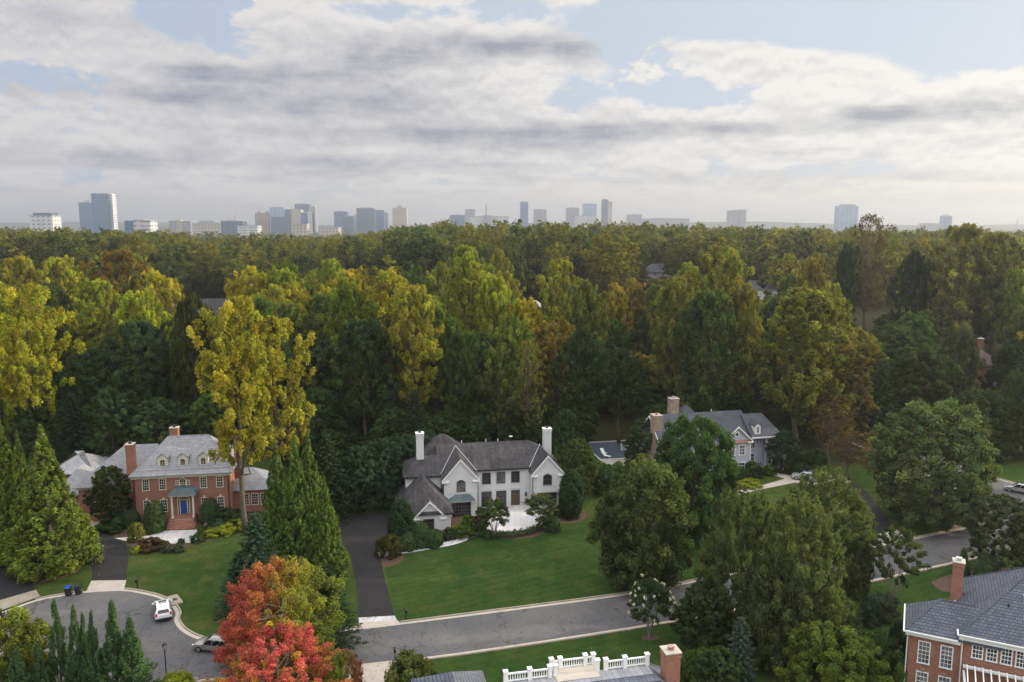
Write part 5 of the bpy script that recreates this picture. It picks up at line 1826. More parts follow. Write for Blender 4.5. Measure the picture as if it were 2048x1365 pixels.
lounge(1207, 909, 20, 'white lounge chair at the corner of the pool nearest the lawn')
lounge(1213, 916, 50, 'white lounge chair turned sideways next to the pool corner')
fx, fy = G(1258, 901)
fn = empty('pool_fence', (fx, fy, 0), R(14))
tag(fn, 'short white picket fence panel between pool and grey house', 'fence')
part(fn, 'rail', 'white', lambda b: (b.box(-1.7, 1.7, -.03, .03, 1.25, 1.36), b.box(-1.7, 1.7, -.03, .03, .2, .3)))
part(fn, 'picket_panel', 'white', lambda b: [b.box(-1.6 + k * .2, -1.54 + k * .2, -.02, .02, .1, 1.3) for k in range(17)])
for x in (-1.7, 0, 1.7):
    part(fn, 'post', 'white', lambda b: b.box(x - .07, x + .07, -.07, .07, 0, 1.5))


# ------------------------------------------------------------------ the far skyline
def tower_mat(name, wall, glassc, bw, bh, mort, rough=.35):
    m, t = mat(name)
    v, ob, so = facade_coord(t)
    br = t.n('ShaderNodeTexBrick')
    br.offset = 0.0
    t.link(v, br.inputs['Vector'])
    br.inputs['Color1'].default_value = (*glassc, 1)
    br.inputs['Color2'].default_value = (*[g * .75 for g in glassc], 1)
    br.inputs['Mortar'].default_value = (*wall, 1)
    br.inputs['Scale'].default_value = 1.0
    br.inputs['Mortar Size'].default_value = mort
    br.inputs['Mortar Smooth'].default_value = 0.1
    br.inputs['Brick Width'].default_value = bw
    br.inputs['Row Height'].default_value = bh
    f = t.rng(t.noise(ob, .03, 3.0, .6), .3, .7, .85, 1.15)
    finish(t, scaled(t, br.outputs[0], f), rough, .5)
    return m


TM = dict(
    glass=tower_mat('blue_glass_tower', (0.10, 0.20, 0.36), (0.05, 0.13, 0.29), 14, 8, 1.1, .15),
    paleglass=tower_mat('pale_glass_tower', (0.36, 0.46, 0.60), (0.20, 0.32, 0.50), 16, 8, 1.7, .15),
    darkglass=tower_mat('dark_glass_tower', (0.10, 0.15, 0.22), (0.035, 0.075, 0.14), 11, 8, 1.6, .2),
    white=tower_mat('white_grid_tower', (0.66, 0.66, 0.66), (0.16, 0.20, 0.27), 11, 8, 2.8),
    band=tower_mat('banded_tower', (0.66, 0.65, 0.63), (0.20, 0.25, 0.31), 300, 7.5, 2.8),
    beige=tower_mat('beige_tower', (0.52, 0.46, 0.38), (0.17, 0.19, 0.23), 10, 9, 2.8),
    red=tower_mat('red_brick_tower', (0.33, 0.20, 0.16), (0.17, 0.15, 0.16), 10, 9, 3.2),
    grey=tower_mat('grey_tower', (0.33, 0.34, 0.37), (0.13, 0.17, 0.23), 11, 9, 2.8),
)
M['plant_room'] = plain('plant_room_mat', (0.36, 0.37, 0.40), .8, .2)


def tower(px0, px1, top, D, m, label, rz=0.0, depth=None, extra=None, plant_room=True, bottom=-4.0, name='office_tower'):
    w = (px1 - px0) / FPX * D
    x = ((px0 + px1) / 2 - 1024) / FPX * D
    b = (682.5 - top) / FPX
    h = CAM_H + D / (_c + b * _s) * (b * _c - _s)
    dp = depth or max(18, w * .7)
    T = empty(name, (x, D + dp / 2, 0), R(rz))
    tag(T, label, 'building')
    sw = w / (abs(math.cos(R(rz))) + dp / w * abs(math.sin(R(rz))))
    part(T, 'facade', TM[m], lambda q: q.box(-sw / 2, sw / 2, -dp / 2, dp / 2, bottom, h))
    part(T, 'roof_parapet', 'plant_room', lambda q: q.box(-sw / 2 - .4, sw / 2 + .4, -dp / 2 - .4, dp / 2 + .4, h, h + 1.6))
    if plant_room:
        part(T, 'plant_room', 'plant_room', lambda q: (q.box(-sw * .28, sw * .2, -dp * .25, dp * .25, h, h + max(3.5, h * .035)), q.box(sw * .24, sw * .34, -dp * .15, dp * .2, h, h + 2.6)))
    if extra:
        extra(T, sw, dp, h)
    return T


def wing(fr0, fr1, hf, m, dz=0.0, name='wing'):
    """an adjoining lower or higher block: fractions of width, height factor"""
    def f(T, w, d, h):
        part(T, name, TM[m], lambda q: q.box(-w / 2 + w * fr0, -w / 2 + w * fr1, -d * .62, d * .4, -4, h * hf))
    return f


def sign_logo(T, w, d, h):
    # dark lettering-like bar with a raised swoosh near the top right of the front
    part(T, 'roof_sign', 'trim', lambda q: (q.box(w * .02, w * .30, -d / 2 - 1, -d / 2 - .4, h - 13, h - 11), q.tube([(w * .28, -d / 2 - 1, h - 12), (w * .38, -d / 2 - 1, h - 9), (w * .43, -d / 2 - 1, h - 6)], 1.2, 5), q.box(w * .36, w * .43, -d / 2 - 1, -d / 2 - .4, h - 14, h - 7)))
    part(T, 'stair_tower', TM['band'], lambda q: q.box(w * .5, w * .64, -d * .3, d * .4, -4, h))
    part(T, 'wing', TM['darkglass'], lambda q: q.box(w * .5, w * .60, -d * .55, -d * .31, -4, h * .84))


def crown_steps(T, w, d, h):
    part(T, 'crown_block', TM['beige'], lambda q: (q.box(-w * .24, w * .24, -d * .3, d * .3, h, h + 8), q.box(-w * .16, w * .16, -d * .2, d * .2, h + 8, h + 12)))


def turrets(T, w, d, h):
    part(T, 'turret', TM['red'], lambda q: (q.tube([(-w * .3, 0, h), (-w * .3, 0, h + 8)], 6, 10), q.tube([(w * .28, 0, h), (w * .28, 0, h + 8)], 6, 10)))


def pointed(T, w, d, h):
    part(T, 'pyramid_roof', 'plant_room', lambda q: q.mesh([(-w / 2, -d / 2, h), (w / 2, -d / 2, h), (w / 2, d / 2, h), (-w / 2, d / 2, h), (0, 0, h + w * .35)], [(0, 1, 4), (1, 2, 4), (2, 3, 4), (3, 0, 4), (0, 3, 2, 1)]))


tower(70, 115, 433, 1700, 'white', 'low white gridded office block with a glass top storey', extra=lambda T, w, d, h: part(T, 'top_storey', TM['darkglass'], lambda q: q.box(-w * .38, w * .42, -d * .4, d * .4, h, h + 7)), plant_room=False)
tower(169, 198, 406, 2800, 'glass', 'blue glass tower standing just behind the tallest one', extra=lambda T, w, d, h: part(T, 'drum', 'plant_room', lambda q: q.tube([(w * .12, 0, h), (w * .12, 0, h + 9)], w * .28, 14)))
tower(195, 229, 388, 2500, 'glass', 'tallest blue glass tower, with a dark sign near its top', extra=sign_logo, plant_room=False)
tower(260, 308, 443, 1500, 'band', 'white banded office block with a blue glass end', extra=wing(-.02, .30, 1.02, 'glass'))
tower(345, 388, 443, 2600, 'grey', 'low brownish office block with two roof boxes', extra=wing(.35, .6, 1.08, 'beige'))
tower(391, 450, 448, 2500, 'beige', 'long beige low block with a rounded roof line', extra=lambda T, w, d, h: part(T, 'upper_storey', TM['grey'], lambda q: q.box(-w * .35, w * .2, -d * .2, d * .2, h, h + 9)))
tower(448, 490, 443, 2400, 'darkglass', 'low dark blue block below the thin mast')
tower(516, 543, 427, 3200, 'red', 'reddish brown tower with two round turrets', extra=turrets, plant_room=False)
tower(545, 574, 416, 3200, 'paleglass', 'pale glass slab behind a dark gridded block')
tower(547, 577, 434, 2900, 'darkglass', 'dark gridded block in front of a pale glass slab')
tower(576, 607, 420, 2900, 'beige', 'beige gridded tower with a dark left return', extra=wing(-.02, .34, 1.01, 'darkglass'))
tower(595, 624, 409, 3400, 'darkglass', 'tall dark stepped tower behind the beige gridded one', extra=wing(1.0, 1.42, .93, 'grey'))
tower(607, 629, 426, 2800, 'glass', 'narrow tower, blue glass with a white edge', extra=wing(.62, 1.0, 1.01, 'band'))
tower(588, 618, 449, 2300, 'beige', 'low cream podium building at the foot of the gridded towers', plant_room=False)
tower(672, 699, 424, 3300, 'glass', 'blue tower with a notched top left of the wide slab')
tower(690, 710, 433, 3000, 'darkglass', 'short dark glass block in front of the notched blue tower')
tower(710, 719, 431, 3400, 'grey', 'narrow grey block between two blue ones')
tower(717, 752, 417, 3200, 'darkglass', 'wide dark blue slab, highest of its stepped group')
tower(752, 771, 421, 3260, 'glass', 'mid height blue slab adjoining the wide dark one', plant_room=False)
tower(771, 779, 426, 3300, 'grey', 'lowest step of the blue stepped slabs', plant_room=False)
tower(788, 816, 417, 3000, 'beige', 'beige tower with a stepped crown', extra=crown_steps, plant_room=False)
tower(640, 680, 456, 2300, 'beige', 'low pale warehouse between the tower groups', plant_room=False)
tower(480, 520, 453, 2300, 'band', 'low white shed roofs under the red turreted tower', plant_room=False)
tower(901, 930, 431, 3300, 'glass', 'low blue grey block at the end of the long white one')
tower(931, 951, 420, 3500, 'grey', 'grey blue block rising behind the long white building')
tower(940, 1018, 434, 3200, 'band', 'long low white building below the lattice mast', extra=wing(.35, .55, 1.07, 'grey'))
tower(1040, 1056, 405, 3600, 'glass', 'slim blue tower standing alone beside a flat block')
tower(1067, 1092, 420, 3700, 'grey', 'flat topped grey block beside the slim blue tower')
tower(1131, 1157, 417, 3600, 'grey', 'grey tower with a chamfered top beside a taller one')
tower(1164, 1191, 409, 3700, 'paleglass', 'pale glass tower with a stepped shoulder')
tower(1201, 1214, 400, 3600, 'darkglass', 'tallest slim tower of the middle skyline, two toned', extra=wing(.95, 1.6, .95, 'beige'))
tower(1150, 1190, 433, 3300, 'band', 'low white blocks at the foot of the paired grey towers', plant_room=False)
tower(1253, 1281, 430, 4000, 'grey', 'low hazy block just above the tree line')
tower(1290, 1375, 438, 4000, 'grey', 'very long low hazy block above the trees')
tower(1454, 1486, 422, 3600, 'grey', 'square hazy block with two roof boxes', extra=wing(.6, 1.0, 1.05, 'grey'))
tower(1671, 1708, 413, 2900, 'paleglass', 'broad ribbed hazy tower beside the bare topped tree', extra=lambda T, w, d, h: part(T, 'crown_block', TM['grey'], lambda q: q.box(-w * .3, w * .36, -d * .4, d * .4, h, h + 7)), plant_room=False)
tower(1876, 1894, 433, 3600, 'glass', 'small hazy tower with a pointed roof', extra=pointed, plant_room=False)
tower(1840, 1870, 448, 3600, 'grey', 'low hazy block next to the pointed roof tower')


def mast(px, top, D, label, red=False):
    x = (px - 1024) / FPX * D
    b = (682.5 - top) / FPX
    h = CAM_H + D / (_c + b * _s) * (b * _c - _s)
    T = empty('radio_mast', (x, D, 0))
    tag(T, label, 'mast')
    w = 4.5 if red else 1.6

    def f(q):
        for sx, sy in ((-1, -1), (1, -1), (1, 1), (-1, 1)):
            q.tube([(sx * w, sy * w, 0), (sx * w * .4, sy * w * .4, h)], .55, 4)
        n = 12
        for k in range(n):
            s0, s1 = 1 - .6 * k / n, 1 - .6 * (k + 1) / n
            z0, z1 = h * k / n, h * (k + 1) / n
            q.tube([(-w * s0, -w * s0, z0), (w * s1, -w * s1, z1)], .35, 4)
            q.tube([(w * s0, -w * s0, z0), (-w * s1, -w * s1, z1)], .35, 4)
    part(T, 'lattice', 'tail' if red else 'plant_room', f)
    part(T, 'antenna', 'white', lambda q: q.tube([(0, 0, h), (0, 0, h + 8)], .8, 5))


mast(973, 409, 3200, 'red lattice radio mast over the long white building', True)
mast(477, 426, 3000, 'thin pale mast above the low dark blue block')
mast(2024, 440, 3600, 'thin hazy mast far off at the end of the tree line')


# ------------------------------------------------------------------ trees and shrubs of the gardens
def mx(a, b, f):
    return tuple(x * (1 - f) + y * f for x, y in zip(a, b))


g1 = 'golden conical cypresses at the edge of the photo'
plant('cypress', 12, 846, 112, 1118, SPR, 'tallest golden green conical cypress at the edge of the photo')
plant('cypress', 46, 872, 84, 1122, SPR, 'golden green conical cypress between two taller ones')
plant('cypress', 94, 860, 160, 1140, SPR, 'broad golden green cypress beside the dark curved drive', variant=1)
DC = (0.088, 0.135, 0.030)
plant('cypress', 556, 894, 100, 1150, DC, 'deep green cypress nearest the two pale trunks')
plant('cypress', 594, 884, 108, 1165, DC, 'deep green cypress in the middle of the close clump', variant=1)
plant('cypress', 620, 872, 112, 1140, mx(DC, SPR, .25), 'tallest deep green cypress of the close clump')
plant('cypress', 652, 960, 84, 1168, mx(DC, SPR, .2), 'low deep green cypress beside the sealed drive', variant=1)
plant('spruce', 512, 1028, 130, 1215, BLG, 'dark spruce in front of the deep green cypress clump')
plant('spruce', 478, 1105, 90, 1225, BLG, 'small dark spruce at the lawn edge by the red maple')
plant('spruce', 655, 1130, 120, 1292, (0.035, 0.055, 0.03), 'dark spruce half hidden behind the autumn maple')
plant('maple', 562, 1129, 262, 1335, (1, 1, 1), 'large maple, red on one side and gold and green on the other', rz=0.15)
plant('red_maple', 560, 1268, 262, 1425, (1, 1, 1), 'nearest maple with bright red leafy top', rz=0.4)
plant('maple', 690, 1305, 90, 1425, (.62, .95, .9), 'small gold and green maple tucked behind the red one', rz=3.3)
LG = (0.070, 0.120, 0.044)
for i_, (x_, t_, w_, b_, lab_) in enumerate([(118, 1204, 66, 1425, 'slender pointed feathery cypress first along the row'), (155, 1214, 60, 1432, 'pointed feathery cypress second along the row'),
                                             (172, 1229, 46, 1428, 'short feathery cypress squeezed into the middle of the row'), (190, 1227, 58, 1440, 'pointed feathery cypress just behind the broad end one'),
                                             (231, 1206, 96, 1440, 'tallest feathery cypress of the row'), (266, 1238, 100, 1445, 'broad feathery cypress at the lamp end of the row'), (80, 1290, 70, 1445, 'low feathery cypress beside the bright shrub tree'), (40, 1300, 80, 1460, 'low feathery cypress below the bright shrub tree')]):
    plant('leyland', x_, t_, w_, b_, LG, lab_, group='feathery cypresses along the near kerb')
plant('birch', 15, 1228, 160, 1420, (0.16, 0.19, 0.035), 'bright yellow green tree at the edge of the turning circle')
plant('shrub', 352, 1352, 80, 1385, YG, 'low yellow green shrub beside the tall lamp foot')
plant('shrub', 320, 1362, 40, 1392, GRN, 'small green shrub at the tall lamp foot')
plant('white_myrtle', 1300, 1164, 92, 1275, (0.055, 0.088, 0.036), 'crape myrtle covered in white flowers in a mulch ring', cat='tree')
plant('shrub', 818, 1308, 104, 1400, (0.12, 0.145, 0.045), 'variegated holly shrub beside the concrete drive', variant=0)
plant('shrub', 850, 1330, 60, 1395, (0.09, 0.12, 0.045), 'small variegated shrub behind the roof corner', variant=1)
plant('oak', 1410, 1172, 130, 1310, (0.055, 0.075, 0.034), 'dark leaved round tree beside the white flowering myrtle')
plant('spruce', 1479, 1236, 100, 1420, (0.065, 0.09, 0.075), 'small blue green spruce near the brick chimney')
plant('shrub', 1395, 1300, 90, 1400, GRN, 'round green shrub behind the brick chimney')
plant('oak', 1440, 1300, 110, 1430, DKG, 'dark low tree between chimney and blue spruce', variant=1)
WO = (0.112, 0.145, 0.052)
plant('willow_oak', 1482, 984, 178, 1285, mx(WO, DKG, .45), 'willow oak beside the grey house lawn, shaded and dense')
plant('willow_oak', 1592, 1002, 196, 1330, WO, 'largest willow oak with pale shoot tips in front of the others')
plant('willow_oak', 1652, 944, 166, 1170, WO, 'willow oak standing over the grey house drive')
plant('willow_oak', 1540, 1080, 120, 1325, mx(WO, DKG, .3), 'low willow oak filling the gap between two bigger ones')
plant('willow_oak', 1655, 1180, 130, 1325, mx(WO, DKG, .5), 'dark willow oak low beside the spreading myrtle')
plant('willow_oak', 1712, 1085, 62, 1190, mx(WO, DKG, .3), 'slim willow oak next to the asphalt drive')
plant('myrtle', 1790, 1060, 116, 1214, (0.07, 0.10, 0.04), 'spreading crape myrtle with bare dark stems by the side lawn', cat='tree')
plant('shrub', 1766, 1185, 62, 1238, (0.075, 0.09, 0.06), 'grey green shrub mound under the spreading myrtle')
plant('shrub', 1740, 1195, 50, 1250, BLG, 'blue green shrub left of the spreading myrtle stems')
plant('dense_oak', 1668, 1262, 196, 1440, (0.11, 0.15, 0.032), 'bright green round tree before the near brick house', variant=1)
plant('shrub', 1745, 1262, 100, 1345, DKG, 'dark holly shrub beside the near brick house wall')
plant('shrub', 1800, 1240, 44, 1320, BLG, 'dark upright shrub at the corner of the near brick house')
plant('shrub', 1785, 1310, 70, 1390, GRN, 'low shrub under the near brick house windows')
plant('cone_topiary', 1926, 1098, 28, 1158, DKG, 'clipped dark cone shrub beside the brick chimney top')
plant('cone_topiary', 1968, 1102, 36, 1172, DKG, 'larger clipped dark cone shrub in the mulch bed')
plant('cone_topiary', 1984, 1100, 24, 1160, DKG, 'slim clipped cone shrub behind the larger cone')
plant('oak', 2003, 995, 136, 1150, (0.080, 0.100, 0.052), 'magnolia like dark tree in the mulch bed by the street', variant=3)
RT = (0.115, 0.155, 0.060)
plant('dense_oak', 1868, 810, 236, 1048, RT, 'big round street tree on the grass bank')
plant('sparse', 1762, 862, 110, 985, (0.14, 0.115, 0.045), 'thin brownish tree losing its leaves beside the round street tree')
plant('sparse', 1700, 860, 90, 960, (0.14, 0.105, 0.045), 'low sparse russet tree behind the silver car')
plant('birch', 1287, 924, 200, 1172, (0.085, 0.115, 0.038), 'broad loose leaved tree on the mown lawn of the white house')
plant('dense_oak', 1386, 838, 172, 1075, (0.066, 0.115, 0.034), 'dense round green tree hiding the front of the grey house')
# white house garden
plant('arborvitae', 1142, 942, 50, 1036, (0.035, 0.058, 0.028), 'tall clipped evergreen at the right gable of the white house')
plant('arborvitae', 802, 1000, 52, 1092, (0.035, 0.058, 0.028), 'tall clipped evergreen at the garage gable of the white house')
plant('box_ball', 838, 1044, 44, 1092, DKG, 'rounded clipped shrub below the garage gable window')
plant('box_ball', 815, 1062, 40, 1098, DKG, 'clipped shrub at the foot of the garage evergreen')
plant('box_ball', 868, 1060, 36, 1090, DKG, 'clipped shrub along the garage wall corner')
plant('pink_myrtle', 988, 1001, 64, 1076, (0.085, 0.115, 0.045), 'small crape myrtle with pink tips before the front gable', cat='tree')
plant('pink_myrtle', 1082, 990, 70, 1060, (0.085, 0.115, 0.045), 'small crape myrtle with pink tips right of the patio', cat='tree')
plant('shrub', 778, 1070, 54, 1112, (0.095, 0.095, 0.03), 'low Japanese maple like shrub beside the path end')
plant('box_ball', 976, 1060, 17, 1078, DKG, 'small clipped ball at the end of the curved hedge')
plant('box_ball', 1106, 1034, 32, 1062, DKG, 'clipped ball at the patio end of the curved hedge')
for i_, (x_, t_, w_, b_, c_, l_) in enumerate([(911, 1046, 24, 1068, OLV, 'yellowish small shrub in the white house bed'), (936, 1030, 34, 1062, GRN, 'green shrub under the big paned window'), (955, 1034, 32, 1060, (0.09, 0.06, 0.03), 'russet shrub beside the big paned window'),
                                              (898, 1056, 30, 1078, DKG, 'dark low shrub by the garage corner of the bed'), (930, 1052, 40, 1076, GRN, 'spreading shrub in the middle of the white house bed'), (958, 1050, 32, 1070, DKG, 'dark shrub at the path side of the bed'), (860, 1075, 40, 1092, DKG, 'low dark shrub along the curved path'),
                                              (1124, 1008, 34, 1034, DKG, 'dark shrub below the right gable window')]):
    plant('shrub', x_, t_, w_, b_, c_, l_)
plant('oak', 1152, 880, 82, 1005, (0.075, 0.112, 0.032), 'bright green small tree behind the right chimney of the white house')
plant('oak', 1200, 926, 60, 985, GRN, 'small tree between white house and pool terrace')
plant('oak', 1266, 896, 40, 936, DKG, 'dark small tree by the pool chairs')
plant('shrub', 1225, 925, 80, 985, DKG, 'dark shrub mass at the back of the mown lawn')
plant('spruce', 655, 872, 110, 1035, (0.045, 0.065, 0.033), 'dark spruce at the back of the parking court')
for i_, (x_, t_, w_, b_, l_) in enumerate([(720, 895, 100, 1022, 'blue green holly left of the court steps'), (765, 880, 90, 1012, 'tall blue green holly behind the parking court'), (815, 872, 90, 990, 'blue green holly touching the left wing of the white house'), (740, 930, 80, 1022, 'low blue green holly at the court edge'),
                                          (780, 945, 64, 1018, 'round blue green holly beside the court wall'), (690, 930, 80, 1030, 'blue green holly beside the dark spruce'), (850, 860, 80, 980, 'dark holly behind the left chimney')]):
    plant('oak', x_, t_, w_, b_, BLG, l_)
# brick house garden
plant('oak', 220, 935, 90, 1050, (0.058, 0.078, 0.026), 'loose green tree in front of the brick house side wing')
plant('box_ball', 308, 1004, 42, 1062, DKG, 'tall clipped dome shrub left of the brick steps')
plant('box_ball', 420, 998, 38, 1046, DKG, 'clipped dome shrub right of the brick steps')
plant('box_ball', 258, 1020, 40, 1052, DKG, 'clipped dome shrub at the brick house corner')
plant('shrub', 272, 1046, 32, 1082, OLV, 'small olive tree shaped shrub on the patio edge')
for i_, (x_, t_, w_, b_, c_, l_) in enumerate([(448, 1016, 50, 1046, DKG, 'dark hedge shrub below the end windows'), (470, 1020, 50, 1046, DKG, 'dark shrub before the right wing of the brick house'), (430, 1040, 44, 1062, BLG, 'grey green shrub in the right hand bed'), (403, 1052, 22, 1070, GRN, 'small shrub right of the brick steps'),
                                              (272, 1092, 22, 1106, YG, 'yellow green mound in the brick house bed'), (262, 1075, 16, 1085, GRN, 'tiny green shrub by the drive corner'), (330, 1082, 20, 1094, DKG, 'clipped small ball beside the patio edge'), (362, 1078, 16, 1088, DKG, 'clipped small ball near the stepping stones'),
                                              (300, 1080, 60, 1098, (0.09, 0.06, 0.03), 'reddish low shrub along the patio'), (335, 1090, 28, 1104, (0.09, 0.11, 0.075), 'silvery low plant by the stepping stones'), (358, 1090, 24, 1104, (0.09, 0.11, 0.075), 'silvery low plant right of the stepping stones'), (395, 1068, 30, 1084, DKG, 'low dark shrub at the end of the patio'),
                                              (225, 1030, 60, 1060, DKG, 'dark shrub under the loose green tree'), (440, 1052, 60, 1068, YG, 'pale trailing plant on the bank right of the house'), (470, 1042, 50, 1056, YG, 'pale trailing plant near the trunk foot'), (415, 1044, 14, 1052, (0.6, 0.6, 0.58), 'small clump of white flowers by the clipped dome')]):
    plant('shrub', x_, t_, w_, b_, c_, l_)
# grey house garden
plant('oak', 1570, 862, 70, 945, BLG, 'blue green round tree right of the grey house porch')
for i_, (x_, t_, w_, b_, c_, l_) in enumerate([(1508, 922, 40, 956, DKG, 'dark shrub before the grey house gable'), (1480, 935, 40, 966, DKG, 'dark shrub beside the grey house corner'), (1600, 925, 40, 950, DKG, 'dark shrub beyond the silver car'), (1496, 958, 56, 972, YG, 'pale low flower bed along the walk'), (1540, 930, 30, 950, GRN, 'green shrub at the porch foot'), (1630, 900, 50, 945, DKG, 'dark shrub at the wood edge behind the silver car')]):
    plant('shrub', x_, t_, w_, b_, c_, l_)


def hedge(name, pts, w, h, col, label):
    """a clipped hedge along a line of ground points: foliage in one mass"""
    rng = np.random.default_rng(len(pts) + 3)
    line = spline(pts, 8)
    c, o = [], []
    for i in range(len(line) - 1):
        a, b = np.array(line[i]), np.array(line[i + 1])
        n = int(np.linalg.norm(b - a) / .16) + 1
        for k in range(n):
            for _ in range(3):
                q = a + (b - a) * (k + rng.uniform()) / n
                t = nrm((b - a)[None])[0]
                s = rng.uniform(-1, 1)
                z = rng.uniform(.1, 1) ** .5
                off = np.array([-t[1], t[0]]) * s * w / 2
                c.append((*(q + off), z * h * .9))
                o.append((-t[1] * s, t[0] * s, .8 * z))
    c, o = np.array(c), nrm(np.array(o))
    base = c[:, :2].mean(0)
    c[:, :2] -= base
    q, ti = clump_crown(rng, c, np.full(len(c), .2), 36, .07, o, normal_out=1.0, cvar=.12)
    r = empty(name, (*base, 0))
    tag(r, label, 'hedge')
    f = link(bpy.data.objects.new('foliage', quad_mesh('hedge_foliage', q, ti, M['needle'])), r)
    f.color = (*col, 1)


hedge('hedge', [(-4.6, 110.6), (-2.2, 110.3), (.6, 110.6), (3.2, 112.2), (5.2, 115.2)], 1.3, .9, DKG, 'low clipped hedge curving round the white house patio')

